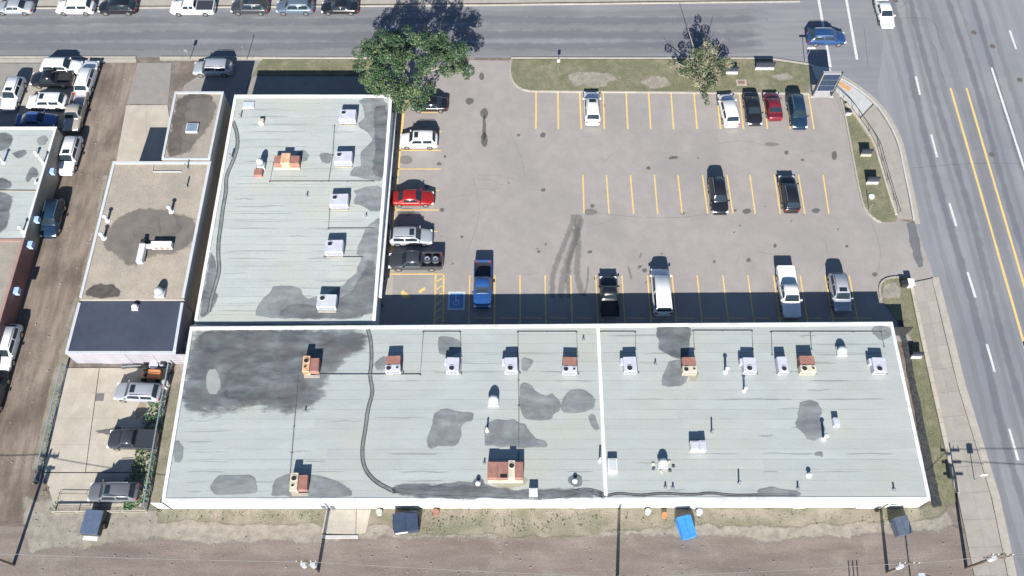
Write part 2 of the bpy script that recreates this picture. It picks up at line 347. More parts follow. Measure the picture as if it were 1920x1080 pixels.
kerb(PP([(-300, 107), (255, 108)]), .3, .10, CONC, nroad, step=4)
kerb(PP([(300, 108), (695, 109)]), .22, .12, CONC, nroad, step=3)
kerb(PP([(958, 109), (1440, 110), (1517, 121)]), .22, .12, CONC, nroad, step=3)

# parking lot
lot = sheet('parking_lot', PP([(722, 110), (1517, 122), (1575, 180), (1640, 290), (1686, 412), (1716, 419), (1752, 521), (1700, 530), (1712, 640), (690, 655)]), .006, LOT)
sheet('asphalt_patch', PP([(1700, 418), (1716, 418), (1722, 440), (1731, 500), (1722, 502), (1710, 470)]), .014, PATCH, soft=.25, jag=.1, parent=lot)
def skid(path, width, m=SKID, z=.011): ribbon('tyre_mark', chaikin(PP(path), 2, False), width, z, m, lot, soft=True)
for k, (path, wd) in enumerate([([(1076, 402), (1070, 430), (1048, 480), (1035, 520), (1036, 560)], 1.0), ([(1086, 402), (1082, 430), (1068, 480), (1056, 520), (1050, 560)], 1.2),
        ([(1080, 420), (1086, 460), (1080, 510), (1092, 555)], 1.1), ([(1092, 410), (1080, 450), (1064, 500), (1066, 560)], .9), ([(1103, 500), (1102, 530), (1095, 556)], .35),
        ([(1178, 500), (1184, 524)], .4), ([(1203, 474), (1199, 484)], .35)]): skid(path, wd, z=.011 + .0015 * k)
for x, y, rx, ry in [(908, 213, 7, 10), (908, 262, 6, 14), (908, 240, 3, 26), (1107, 398, 13, 6), (1400, 396, 8, 5), (1018, 253, 5, 5), (1263, 296, 9, 3), (1447, 271, 14, 4), (1565, 292, 5, 9), (760, 300, 14, 8), (762, 397, 16, 7), (1280, 400, 4, 3), (1640, 515, 5, 4), (903, 143, 5, 7), (880, 190, 8, 6), (1145, 590, 9, 6), (800, 350, 6, 4), (1530, 395, 8, 4)]:
    sheet('oil_stain', [P(x + rx * math.cos(a * .7), y + ry * math.sin(a * .7)) for a in range(9)], .019, OIL if rx < 12 else SKID, soft=.18, jag=.05, parent=lot, step=.4)
random.seed(44)
for _ in range(46):
    x, y = random.uniform(760, 1620), random.uniform(180, 560); r_ = random.uniform(.08, .28)
    c = P(x, y); sheet('oil_stain', [(c.x + r_ * math.cos(a * .9) * random.uniform(.7, 1.3), c.y + r_ * math.sin(a * .9) * random.uniform(.7, 1.3)) for a in range(7)], .0195, OIL, soft=.1, parent=lot, step=.3)
for _ in range(16):
    x, y = random.uniform(860, 1600), random.uniform(240, 540); a = random.uniform(0, 3.1); pts = []
    for k in range(5): pts.append((x, y)); a += random.uniform(-.7, .7); x += math.cos(a) * 16; y += math.sin(a) * 9
    ribbon('crack', PP(pts), .06, .0175, SKID, lot, soft=True)
# cracks
for path in [[(960, 250), (975, 290), (985, 330)], [(1340, 270), (1400, 262), (1440, 275)], [(1100, 395), (1150, 405), (1260, 412), (1330, 400)], [(890, 330), (900, 400), (880, 470)], [(1560, 160), (1590, 250), (1615, 330)], [(1630, 410), (1650, 470), (1648, 520)]]:
    ribbon('crack', chaikin(PP([(x + random.uniform(-4, 4), y + random.uniform(-2, 2)) for x, y in path]), 2, False), .07, .017, SKID, lot, soft=True)
def mark(a, b, width=.115, m=YEL, parent=lot, z=.024, name='parking_line'):
    """a painted line with worn ends, from a to b"""
    a, b = P(*a), P(*b); t = (b - a).normalized(); nrm = Vector((-t.y, t.x, 0)) * width / 2; L_ = (b - a).length
    k = max(1, int(L_ / 1.2)); vs = []; 
    for i in range(k + 1):
        p = a.lerp(b, i / k); q = random.uniform(.85, 1.08)
        vs += [(p + nrm * q)[:2] + (z,), (p - nrm * q)[:2] + (z,)]
    MB().add(vs, [[2 * i, 2 * i + 1, 2 * i + 3, 2 * i + 2] for i in range(k)]).build(name, m, parent)
for x0, x1 in [(1005, 1005), (1046, 1047), (1087, 1090), (1131, 1133), (1174, 1177), (1216, 1220), (1258, 1263), (1301, 1307), (1344, 1351), (1386, 1394), (1430, 1439), (1473, 1482), (1515, 1526)]:
    mark((x0, 173), (x1, 242), .19)
for x0, x1 in [(1093, 1095), (1137, 1142), (1182, 1188), (1227, 1233), (1271, 1279), (1317, 1327), (1363, 1374), (1406, 1416), (1452, 1463), (1497, 1509), (1543, 1554)]:
    mark((x0, 328), (x1, 401), .16)
for x0 in [881, 928, 975, 1022, 1070, 1117, 1166, 1214, 1260, 1307, 1355, 1402, 1450, 1500, 1547, 1592]:
    mark((x0, 516), (x0 + (x0 - 960) * .037, 638), .15); mark((x0 + 8, 596), (x0 + 42, 597), .10)
for (a, b) in [((788, 211), (829, 211)), ((745, 282), (827, 282)), ((743, 317), (827, 317)), ((824, 247), (828, 247)), ((738, 394), (823, 394)), ((800, 357), (824, 357)), ((732, 434), (820, 434)), ((727, 514), (833, 514)), ((729, 478), (728, 514))]:
    mark(a, b, .15)
mark((758, 195), (745, 330), .3); mark((744, 335), (731, 500), .26)
mark((817, 516), (814, 632), .2); mark((832, 516), (830, 632), .2)
for k in range(8): mark((817, 530 + k * 14), (831, 520 + k * 14), .14)
# blue accessible bay mark: square, white border, wheelchair figure
bay = [P(844, 550), P(869, 550), P(868, 578), P(842, 578)]
sheet('bay_symbol_border', [P(841, 547), P(872, 547), P(871, 581), P(839, 581)], .012, WHT, parent=lot)
sheet('bay_symbol', bay, .016, BLUP, parent=lot)
cx, cy = P(856, 564).xy
mb = MB()
mb.cyl((cx - .08, cy + .55), .11, .020, .022, 12); mb.box(cx - .13, cy - .02, .020, cx - .02, cy + .42, .022); mb.box(cx - .13, cy - .06, .0205, cx + .26, cy + .05, .0225)
mb.box(cx + .2, cy - .42, .020, cx + .3, cy + .0, .022); mb.box(cx - .08, cy + .17, .0205, cx + .2, cy + .25, .0225)
n = 14; vs = []
for i in range(n + 1):
    a = R(150 + i * 200 / n)
    for r in (.36, .27): vs.append((cx - .02 + r * math.cos(a), cy - .22 + r * math.sin(a), .0235))
mb.add(vs, [[2 * i, 2 * i + 1, 2 * i + 3, 2 * i + 2] for i in range(n)]); mb.build('wheelchair_figure', WHT, lot)
# pale arrow remnants in the corner bay
sheet('worn_yellow_mark', PP([(755, 543), (770, 556), (757, 560), (751, 550)]), .020, YEL, parent=lot)
sheet('worn_yellow_mark', PP([(784, 546), (796, 538), (798, 543), (788, 550)]), .020, YEL, parent=lot)
# road markings
for a, b in [((1717, 143), (1725, 178)), ((1746, 252), (1757, 295)), ((1780, 381), (1793, 424)), ((1814, 510), (1829, 558)), ((1850, 645), (1865, 697)), ((1892, 804), (1909, 863)), ((1893, 57), (1905, 92)), ((1930, 965), (1950, 1030))]:
    mark(a, b, .26, WHT, mroad, .018, 'lane_dash')
mark((1859, 127), (1925, 330), .28, WHT, mroad, .018, 'lane_line'); mark((1918, 640), (1990, 900), .28, WHT, mroad, .018, 'lane_line')
mark((1782, 165), (1925, 662), .26, YEL, mroad, .018, 'lane_line'); mark((1812, 165), (1925, 552), .26, YEL, mroad, .018, 'lane_line')
for a, b, wd in [((1528, -40), (1557, 126), .34), ((1580, -40), (1607, 112), .34), ((1516, 52), (1527, 92), .42)]: mark(a, b, wd, WHT, nroad, .010, 'crossing_line')
for path in [[(1688, 34), (1735, 33), (1755, 42), (1762, 80), (1770, 94)], [(1745, 78), (1757, 96), (1758, 120), (1775, 160)], [(1710, 315), (1800, 308), (1860, 305), (1925, 308)], [(1620, 50), (1628, 130)], [(1685, 15), (1698, 8), (1702, -5)]]:
    ribbon('tar_seam', chaikin(PP(path), 2, False), .14, .011, SKID, mroad, soft=True)
for x, y in [(1826, 61), (1861, 87), (1860, 290), (1912, 150), (1679, 1)]:
    c = P(x, y); MB().cyl(c, .36, .006, .016, 18).build('manhole_cover', mat('cast_iron', (.10, .085, .075), (.14, .12, .10), 4, .7), mroad)
WEARL = mat('road_wear_pale', (.27, .268, .275), (.25, .248, .255), 1.2, .9, stretch=(.3, .3, 1), soft=1, alpha=.30); WEARD = mat('road_wear_dark', (.150, .158, .182), (.17, .175, .196), 1.2, .85, stretch=(.3, .3, 1), soft=1, alpha=.34)
for k, (y, wd, m_) in enumerate(((53, 1.6, WEARL), (68, 2.4, WEARD), (40, 2.0, WEARD), (27, 1.6, WEARL), (88, 2.0, WEARD), (99, 1.6, WEARL))):
    ribbon('road_wear', PP([(x, y + math.sin(x * .01 + k) * 1.5 - x * .002) for x in range(-300, 1500, 60)]), wd, .004 + .0006 * k, m_, nroad, soft=True)
for k, (x0, wd, m_) in enumerate(((1690, 1.0, WEARL), (1714, 1.3, WEARD), (1738, .9, WEARL), (1752, 1.2, WEARD), (1770, 1.0, WEARL), (1797, 1.8, WEARL), (1828, 1.2, WEARD), (1845, .8, WEARL), (1873, 1.1, WEARD), (1900, 1.0, WEARL))):
    r_ = (x0 - 960) / 2865.0; ribbon('road_wear', PP([(960 + r_ * (y + 2700) + math.sin(y * .012 + k) * 3, y) for y in range(-60, 1200, 60)]), wd, .0085 + .0005 * k, m_, mroad, soft=True)
# pavement by the main road: slabs
pav = gcent('pavement')
def slabs(left, right, rows, cols, m, z0=-.02, z1=.115, parent=pav, name='paving_slab', g=.012):
    MB().prism(list(left) + list(right)[::-1], -.025, z1 - .012).build('joint_bed', JOINT, parent)
    def at(path, t):
        ls = [(path[i + 1] - path[i]).length for i in range(len(path) - 1)]; T = t * sum(ls)
        for i, l in enumerate(ls):
            if T <= l or i == len(ls) - 1: return path[i].lerp(path[i + 1], min(1, T / l))
            T -= l
    for i in range(rows):
        for j in range(cols):
            q = []
            for u, v in ((0, 0), (1, 0), (1, 1), (0, 1)):
                a, b = at(left, (i + v) / rows), at(right, (i + v) / rows); q.append(a.lerp(b, (j + u) / cols))
            c = sum(q, Vector()) / 4; q = [p + (c - p).normalized() * g for p in q]; dz = random.uniform(-.004, .004)
            MB().prism(q, z0, z1 + dz).build(name, m, parent)
Lf = PP([(1712, 530), (1726, 600), (1750, 720), (1796, 935), (1826, 1080), (1850, 1190)]); Rt = PP([(1746, 523), (1762, 592), (1793, 720), (1858, 935), (1888, 1080), (1911, 1190)])
slabs(Lf, Rt, 14, 2, PAVE)
Lf = chaikin(PP([(1613, 222), (1640, 262), (1652, 300), (1668, 360), (1682, 412)]), 1, False); Rt = chaikin(PP([(1638, 196), (1664, 233), (1683, 272), (1695, 330), (1710, 411)]), 1, False)
slabs(Lf, Rt, 7, 2, PAVE)
Lf = chaikin(PP([(1556, 164), (1580, 184), (1600, 205), (1612, 221)]), 1, False); Rt = chaikin(PP([(1562, 143), (1598, 163), (1622, 181), (1636, 195)]), 1, False)
slabs(Lf, Rt, 4, 1, CONCW)
sheet('corner_pad', PP([(1556, 128), (1562, 143), (1556, 164), (1530, 150), (1520, 124)]), .112, CONCW)
pd = P(1580, 160); MB().prism(PP([(1563, 146), (1595, 166), (1591, 173), (1561, 152)]), .10, .128).build('tactile_pad', ORP, pav)

sheet('painted_shade_strip', PP([(1683, 600), (1692, 602), (1764, 950), (1748, 952)]), .12, mat('wall_shade_tone', (.022, .025, .028), (.06, .062, .062), 2.5, .95, grain=.3, gscale=9, soft=1, alpha=.95), soft=.2, jag=.05)  # dark sheet painting the shadow beside the long building's east wall
# grass islands with kerbs
def island(name, outline, kerbpath=None, h=.11):
    o = sheet(name, outline, h, GRASS)
    MB().prism(outline, -.01, h - .004).build('soil', DIRT, o)
    if kerbpath: kerb(kerbpath, .2, .14, CONC, o, step=2.5)
    return o
kp = chaikin(PP([(958, 112), (956, 140), (965, 160), (985, 171), (1020, 172), (1300, 174), (1516, 176)]), 1, False)
isl_n = island('grass_strip', kp + PP([(1519, 150), (1516, 124), (1440, 113), (958, 112)]), kp)
kp = chaikin(PP([(1576, 186), (1584, 215), (1598, 290), (1613, 370), (1622, 395), (1640, 412), (1652, 417)]), 1, False)
isl_e = island('grass_strip', kp + PP([(1680, 417), (1678, 398), (1660, 340), (1645, 290), (1628, 260), (1600, 215), (1580, 188)]), kp)
kp = chaikin(PP([(1652, 562), (1648, 545), (1651, 530), (1664, 522), (1685, 520)]), 1, False)
isl_s = island('grass_strip', PP([(1712, 640), (1652, 562)]) + kp[1:] + PP([(1706, 521), (1712, 545), (1727, 620), (1745, 720), (1793, 940), (1765, 950), (1700, 700)]), kp)
isl_w = island('grass_strip', PP([(492, 113), (695, 113), (716, 142), (475, 142)]))
sheet('front_paving', PP([(474, 143), (722, 143), (706, 215), (446, 215)]), .03, GREYPAD)
sheet('bare_soil', PP([(1655, 560), (1658, 535), (1675, 530), (1690, 545), (1685, 560)]), .116, PALEDIRT, soft=.3, jag=.1)
sheet('bare_soil', PP([(1060, 140), (1130, 135), (1160, 150), (1130, 165), (1080, 162)]), .116, PALEDIRT, soft=.6, jag=.3)
sheet('bare_soil', PP([(1190, 150), (1240, 145), (1260, 158), (1220, 168)]), .116, PALEDIRT, soft=.5, jag=.3)
sheet('bare_soil', PP([(1440, 140), (1480, 136), (1490, 148), (1455, 152)]), .116, PALEDIRT, soft=.5, jag=.3)
# left of the alley: driveways and parking slabs
sheet('grey_driveway', PP([(258, 118), (322, 118), (315, 195), (238, 195)]), .003, GREYPAD)
yl = gcent('pale_driveway'); slabs(PP([(237, 197), (218, 302)]), PP([(314, 197), (330, 302)]), 3, 2, YARD, z0=-.02, z1=.008, parent=yl, name='concrete_slab')
sheet('kerbside_pavement', PP([(-300, 110), (256, 111), (256, 118), (-300, 118)]), .05, CONC)
sheet('neighbour_parking', PP([(-300, 119), (160, 119), (148, 160), (118, 240), (-300, 240)]), .002, GREYPAD)
pl = gcent('parking_slabs'); slabs(PP([(48, 155), (28, 240)]), PP([(148, 155), (122, 240)]), 3, 3, CONC, z0=-.02, z1=.012, parent=pl, name='concrete_slab')
sheet('drive_apron', PP([(428, 113), (490, 113), (468, 150), (440, 215), (335, 215), (345, 160), (375, 140), (430, 140)]), .004, GREYPAD)
sheet('front_walk', PP([(300, 110), (700, 110), (700, 114), (300, 114)]), .04, CONC)
# fenced yard of pale concrete
yard = gcent('concrete_yard')
slabs(PP([(122, 690), (82, 885)]), PP([(186, 690), (160, 885)]), 4, 1, YARD, -.02, .03, yard, 'concrete_slab', .014)
slabs(PP([(187, 690), (161, 885)]), PP([(318, 690), (280, 885)]), 4, 1, YARD, -.02, .03, yard, 'concrete_slab', .014)
slabs(PP([(82, 887), (102, 950)]), PP([(280, 887), (265, 950)]), 1, 2, YARD, -.02, .03, yard, 'concrete_slab', .014)
sheet('rust_stain', PP([(262, 755), (275, 757), (272, 775), (258, 785), (252, 775)]), .042, mat('pink_stain', (.36, .25, .19), (.34, .27, .21), 1, .9, soft=1, alpha=.6), soft=.2, parent=yard, step=.4)
sheet('dirt_trail', PP([(180, 808), (200, 805), (225, 800), (235, 810), (205, 815), (185, 812)]), .042, BROWNST, soft=.2, parent=yard, step=.4)
MB().prism(PP([(181, 738), (196, 738), (194, 752), (179, 752)]), .03, .045).build('drain_grate', mat('grate', (.13, .12, .12), (.18, .17, .165), 8, .7), yard)
# loading pad behind the south building
pad = gcent('loading_pad'); slabs(PP([(612, 955), (603, 1000)]), PP([(668, 955), (667, 1003)]), 2, 1, CONC, -.02, .05, pad, 'concrete_slab')
slabs(PP([(669, 955), (668, 1003)]), PP([(696, 955), (686, 1000)]), 1, 1, YARD, -.02, .05, pad, 'concrete_slab')
MB().prism(PP([(604, 1004), (672, 1004), (672, 1010), (604, 1010)]), -.02, .12).build('kerb', CONCW, pad)

# ------------------------------------------------------------ buildings
class Bld: pass
def building(name, label, cor, zN, zS, wallm, capm=CAP, capw=.3, caph=.12, caps='NESW', roofm=MEMB, rows=0, segs=1, cat='building'):
    """cor: roof corners NW, NE, SE, SW measured in the photograph; the roof falls evenly from zN to zS"""
    B = Bld(); z = [zN, zN, zS, zS]
    B.c = [P(x, y, zz + caph) for (x, y), zz in zip(cor, z)]
    for v, zz in zip(B.c, z): v.z = zz
    NW, NE, SE, SW = B.c; B.yN = (NW.y + NE.y) / 2; B.yS = (SE.y + SW.y) / 2; B.zN, B.zS = zN, zS
    B.zf = lambda y: zS + (zN - zS) * (y - B.yS) / (B.yN - B.yS)
    B.e = empty(name, ((NW.x + SE.x) / 2, (NW.y + SE.y) / 2, 0), 0, label, cat)
    off = B.e.location.copy()
    def sub(v): return Vector(v) - off
    B.sub = sub
    th = .2
    for a, b in ((SW, SE), (SE, NE), (NE, NW), (NW, SW)):
        t = (b - a); t.z = 0; t.normalize(); inn = Vector((-t.y, t.x, 0)) * th
        a2, b2 = a + t * .003, b - t * .003
        mb = MB(); q = [a2, b2, b2 + inn - t * th, a2 + inn + t * th]
        mb.add([sub((p.x, p.y, -.02)) for p in q] + [sub((p.x, p.y, B.zf(p.y) - .03)) for p in q], [[3, 2, 1, 0], [4, 5, 6, 7], [0, 1, 5, 4], [1, 2, 6, 5], [2, 3, 7, 6], [3, 0, 4, 7]])
        mb.build('wall', wallm, B.e)
    sides = {'S': (SW, SE), 'E': (SE, NE), 'N': (NE, NW), 'W': (NW, SW)}
    for s in caps:
        a, b = sides[s]; t = (b - a).normalized(); t.z = 0; t.normalize(); inn = Vector((-t.y, t.x, 0))
        e = capw if s in 'EW' else 0.0
        ex = -e if s in 'EW' else .04; hh = .045 if s == 'S' else caph
        a_, b_ = a - t * ex, b + t * ex; k = max(1, round((b_ - a_).length / 3.0))
        for i in range(k):
            a1, b1 = a_.lerp(b_, i / k) + t * (.006 if i else 0), a_.lerp(b_, (i + 1) / k) - t * (.006 if i < k - 1 else 0)
            dz = random.uniform(-.006, .006); q = [a1 - inn * .04, b1 - inn * .04, b1 + inn * capw, a1 + inn * capw]
            mb = MB(); mb.add([sub((p.x, p.y, B.zf(p.y) - .028)) for p in q] + [sub((p.x, p.y, B.zf(p.y) + hh + dz)) for p in q], [[3, 2, 1, 0], [4, 5, 6, 7], [0, 1, 5, 4], [1, 2, 6, 5], [2, 3, 7, 6], [3, 0, 4, 7]])
            mb.build('parapet_cap', capm, B.e)
    # roof skin
    def xs(y, u): 
        k = (y - B.yS) / (B.yN - B.yS); return (SW.x + (NW.x - SW.x) * k) * (1 - u) + (SE.x + (NE.x - SE.x) * k) * u
    B.xs = xs
    if rows:
        for i in range(rows):
            y0 = B.yS + (B.yN - B.yS) * i / rows; y1 = B.yS + (B.yN - B.yS) * (i + 1) / rows
            if i and roofm is MEMB:
                q = [sub((xs(y0, k / 16), y0 - .06, 0)) for k in range(17)]; ribbon('lap_dirt', q, random.uniform(.07, .12), .019, LAP, B.e, soft=True, zf=lambda y: B.zf(y + off.y))
            us = [0] + sorted(min(.97, max(.03, (k + random.uniform(-.3, .3)) / segs)) for k in range(1, segs)) + [1]
            for j in range(segs):
                q = [(xs(y0, us[j]), y0 - .03, .014), (xs(y0, us[j + 1]), y0 - .03, .014), (xs(y1, us[j + 1]), y1, .002), (xs(y1, us[j]), y1, .002)]
                dz = .003 * (j % 2)
                MB().add([sub((x, y, B.zf(y) + z_ + dz)) for x, y, z_ in q] + [sub((x, y, B.zf(y) - .02)) for x, y, z_ in q], [[0, 1, 2, 3], [0, 4, 5, 1], [1, 5, 6, 2], [3, 7, 4, 0]]).build('roof_sheet', roofm, B.e)
    else:
        MB().add([sub((p.x, p.y, p.z)) for p in (SW, SE, NE, NW)], [[0, 1, 2, 3]]).build('roof', roofm, B.e)
    def RP(px, py, dz=0.0):
        z = (zN + zS) / 2
        for _ in range(5): p = P(px, py, z + dz); z = B.zf(p.y)
        p = P(px, py, z + dz); return p
    B.RP = RP
    B.n = 0
    def stain(pts, m=WET, soft=.45, jag=.13, smooth=1, nm='roof_stain'):
        B.n += 1; q = [RP(x, y) for x, y in pts]
        o = sheet(nm, [sub(p) for p in q], 0, m, soft=soft, jag=jag, parent=B.e, step=.6, smooth=smooth, zf=lambda y: B.zf(y + off.y) + .020 + .0012 * B.n - off.z)
        return o
    B.stain = stain
    def line(pts, r=.035, dz=.07, m=GALV, nm='conduit'):
        q = [RP(x, y, dz) for x, y in pts]; mb = MB(); mb.tube([sub(p) for p in q], r, 6)
        for i in range(len(q) - 1):
            k = max(1, int((q[i + 1] - q[i]).length / 2.4))
            for j in range(k + 1):
                p = sub(q[i].lerp(q[i + 1], j / k)); mb.box(p.x - .09, p.y - .06, p.z - dz + .01, p.x + .09, p.y + .06, p.z - r * .5)
        return mb.build(nm, m, B.e)
    B.line = line
    return B

LAP = mat('lap_grime', (.20, .21, .205), (.27, .285, .275), 2, .85, stretch=(.3, 1, 1), soft=1, alpha=.30)
CONDUIT = mat('weathered_conduit', (.15, .155, .15), (.10, .105, .10), 3, .7)
# south building: three bays under one long pale roof
SB = building('shop_building', 'long low building, pale grey roof covered in air conditioners, south of the car park',
              [(357, 613), (1673, 604), (1745, 937), (303, 940)], 2.85, 2.85, WALLW, rows=18, segs=6, caps='NESW')
g = SB.stain
g([(362, 624), (440, 621), (560, 622), (688, 624), (684, 652), (645, 666), (627, 690), (600, 702), (606, 735), (585, 757), (545, 768), (500, 756), (440, 762), (385, 764), (346, 778), (350, 700)], SOOT, 2.0, .2)
g([(400, 623), (560, 622), (640, 628), (600, 655), (545, 668), (470, 655), (420, 650), (375, 660), (370, 630)], SOOT, 1.3, .2)
g([(386, 694), (410, 692), (414, 738), (388, 740)], mat('clean_patch', (.36, .385, .37), (.30, .325, .315), 1.2, .8, soft=1, alpha=.8), .3, .05)
g([(430, 690), (470, 684), (520, 700), (575, 715), (560, 745), (470, 745), (440, 752), (425, 740)], SOOT, 1.3, .2)
g([(402, 893), (440, 889), (478, 893), (483, 915), (478, 927), (440, 928), (392, 925)], WET); g([(326, 828), (340, 828), (344, 845), (338, 866), (324, 864)], WET)
g([(515, 905), (528, 892), (548, 888), (600, 893), (630, 905), (657, 918), (655, 934), (505, 933)], WET)
g([(820, 635), (840, 628), (862, 640), (860, 660), (838, 668), (822, 658)], WET)
g([(812, 778), (830, 768), (855, 770), (872, 776), (886, 774), (885, 788), (866, 790), (862, 828), (845, 838), (825, 836), (803, 840), (798, 828), (812, 800)], WET)
g([(912, 795), (940, 786), (972, 790), (985, 800), (1000, 818), (1030, 834), (1020, 838), (912, 838), (908, 815)], WET)
g([(977, 713), (1000, 726), (1016, 744), (1040, 740), (1050, 758), (1045, 772), (1030, 788), (990, 788), (975, 765)], WET)
g([(1055, 742), (1080, 731), (1103, 733), (1117, 755), (1114, 768), (1085, 774), (1052, 772)], WET); g([(1101, 778), (1115, 776), (1124, 800), (1116, 807), (1108, 797)], WET)
g([(1232, 611), (1296, 611), (1294, 645), (1288, 672), (1262, 672), (1240, 658), (1233, 635)], SOOT, .35); g([(1256, 674), (1290, 676), (1292, 700), (1286, 724), (1244, 726), (1240, 710), (1250, 690)], WET)
g([(1497, 760), (1515, 749), (1537, 757), (1540, 770), (1532, 782), (1546, 795), (1543, 820), (1520, 825), (1502, 808), (1491, 795), (1500, 782)], WET)
g([(1632, 612), (1668, 612), (1672, 628), (1655, 641), (1640, 630)], WET); g([(979, 672), (998, 673), (995, 690), (982, 698), (976, 690)], WET)
g([(1420, 918), (1440, 913), (1470, 920), (1500, 924), (1496, 931), (1425, 931)], WET); g([(740, 918), (800, 912), (880, 905), (940, 915), (935, 932), (760, 930)], WET)
g([(1066, 893), (1090, 890), (1092, 912), (1074, 911), (1066, 903)], SOOT, .2, .02, 1); g([(888, 898), (906, 898), (907, 911), (888, 911)], SOOT, .2, .02, 1)
g([(705, 675), (724, 668), (730, 690), (712, 697), (703, 690)], WET); g([(1528, 848), (1542, 846), (1544, 856), (1530, 857)], WET, .15)
g([(918, 895), (985, 895), (988, 905), (965, 918), (930, 912)], RUSTPATCH, .4); g([(1288, 702), (1312, 700), (1306, 716), (1295, 714)], RUSTPATCH, .2)
for pts, wd in [([(344, 700), (362, 820), (335, 920)], .5)]: pass
# faint E-W dirt bands where membrane laps hold water
for y in range(630, 932, 17):
    x = 720 + random.uniform(-20, 60)
    while x < 1700:
        l = random.uniform(30, 150)
        if random.random() < .35 and x + l < 1690 and not (x < 1135 < x + l):
            q = [SB.sub(SB.RP(x + l * k / 4, y + random.uniform(-1.2, 1.2))) for k in range(5)]
            ribbon('lap_dirt', q, random.uniform(.10, .3), 2.874, mat('lap_grime', (.25, .265, .26), (.30, .315, .30), 2, .85, soft=1, alpha=.35), SB.e, soft=True)
        x += l + random.uniform(10, 70)
for y in range(790, 930, 19):
    x = 345
    while x < 660:
        l = random.uniform(30, 120)
        if random.random() < .6: ribbon('lap_dirt', [SB.sub(SB.RP(x + l * k / 4, y + random.uniform(-1.2, 1.2))) for k in range(5)], random.uniform(.10, .25), 2.874, MATS['lap_grime'] , SB.e, soft=True)
        x += l + random.uniform(10, 60)
# dividing cap
a, b = SB.RP(1121, 611), SB.RP(1136, 936); mb = MB()
mb.prism([SB.sub(p) for p in (a + Vector((-.17, -.1, 0)), a + Vector((.17, -.1, 0)), b + Vector((.17, .35, 0)), b + Vector((-.17, .35, 0)))], 2.83, 3.0); mb.build('dividing_cap', CAP, SB.e)
# tarred ripple that wanders over the membrane
def ripple(B, pts, wd, m=TAR, mid=None):
    q = chaikin([B.sub(B.RP(x, y)) for x, y in pts], 2, False)
    def rg(path, off_, w2, h):
        pth = offs([Vector((p.x, p.y, 0)) for p in path], off_); Lh, Rh = offs(pth, w2), offs(pth, -w2); k = len(pth); vs = []
        for r_, zz in ((Lh, .012), (pth, h), (Rh, .012)): vs += [(p.x, p.y, B.zf(p.y + B.e.location.y) + zz) for p in r_]
        return vs, [[r_ * k + i, (r_ + 1) * k + i, (r_ + 1) * k + i + 1, r_ * k + i + 1] for r_ in range(2) for i in range(k - 1)]
    for o_, w2, h, mm in ((0, wd * .5, .035, mid or MATS['ripple_grey']), (-wd * .36, .055, .075, m), (wd * .36, .045, .07, m)):
        vs, fs = rg(q, o_, w2, h); MB().add(vs, fs).build('membrane_ripple', mm, B.e)
mat('ripple_grey', (.20, .22, .22), (.13, .14, .14), 1.5, .7)
ripple(SB, [(690, 618), (696, 640), (697, 680), (693, 705), (700, 735), (690, 765), (686, 800), (678, 845), (683, 880), (705, 905), (735, 920)], .42)
ripple(SB, [(735, 920), (800, 925), (870, 926), (960, 931), (1010, 933), (1060, 928), (1090, 920), (1115, 922), (1135, 932)], .62, BITU, BITU)
SB.stain([(735, 908), (800, 912), (900, 915), (1000, 922), (1060, 920), (1110, 922), (1115, 934), (900, 934), (760, 933)], SOOT, .5, .1)
ripple(SB, [(1138, 930), (1160, 925), (1200, 930), (1240, 925), (1300, 929), (1330, 924), (1370, 930), (1440, 928), (1495, 929)], .22, TAR)
ln = lambda *a, **k: SB.line(*a, m=CONDUIT, **k)
ln([(590, 702), (788, 702), (794, 622), (863, 622), (865, 668)]); ln([(972, 900), (973, 760), (971, 622), (1081, 622), (1083, 668)]); ln([(543, 900), (559, 705)])
ln([(1126, 622), (1191, 622), (1192, 655)]); ln([(1302, 655), (1300, 620), (1410, 620), (1412, 655)]); ln([(1448, 665), (1446, 622), (1520, 622), (1600, 622), (1652, 622), (1658, 650)]); ln([(1519, 622), (1522, 655)])
# rear doors, storefront bays, meter boxes on the walls
c = SB.c; y_s = SB.yS
for x, wd in ((-34, 1.1), (-27.5, 3.0), (-15.5, 2.8), (-4, 1.1), (6, 1.1), (17, 1.1), (27, 1.1), (33, 2.6)):
    MB().box(x, y_s - .05, 0, x + wd, y_s + .01, 2.1).build('rear_door', mat('pale_door', (.58, .575, .55), (.50, .495, .47), 1, .6), SB.e, loc=-SB.e.location)
for i in range(14):
    x = -12.5 + i * 3.9
    f = MB().box(x, SB.yN - .02, .25, x + 3.2, SB.yN + .05, 2.3).build('shop_window', BLACKM, SB.e, loc=-SB.e.location)
    MB().box(x + .08, SB.yN + .05, .35, x + 1.55, SB.yN + .06, 2.2).build('pane', BGLASS, f); MB().box(x + 1.65, SB.yN + .05, .35, x + 3.12, SB.yN + .06, 2.2).build('pane', BGLASS, f)
# west building
WB = building('side_building', "pale grey roofed building along the car park's west side, joined to the long one",
              [(440, 178), (735, 178), (703, 605), (364, 605)], 4.4, 2.5, WALLW, rows=28, segs=3, caps='NEW')
g = WB.stain
g([(668, 182), (730, 182), (727, 260), (722, 338), (692, 338), (660, 330), (655, 318), (682, 310), (672, 290), (700, 268), (695, 250), (666, 236), (690, 215)], WET, .4)
g([(700, 200), (728, 200), (722, 335), (700, 330), (706, 280)], SOOT, .6, .1)
g([(665, 355), (722, 345), (719, 397), (700, 397), (680, 385), (660, 384), (668, 366)], WET, .3)
g([(690, 425), (716, 400), (712, 500), (700, 596), (600, 598), (480, 597), (482, 575), (500, 553), (520, 534), (558, 538), (572, 560), (600, 556), (640, 540), (662, 520), (682, 482), (666, 474), (680, 440)], WET, .35)
g([(700, 480), (706, 560), (698, 596), (520, 598), (540, 570), (600, 575), (650, 560), (680, 520)], SOOT, .8, .15)
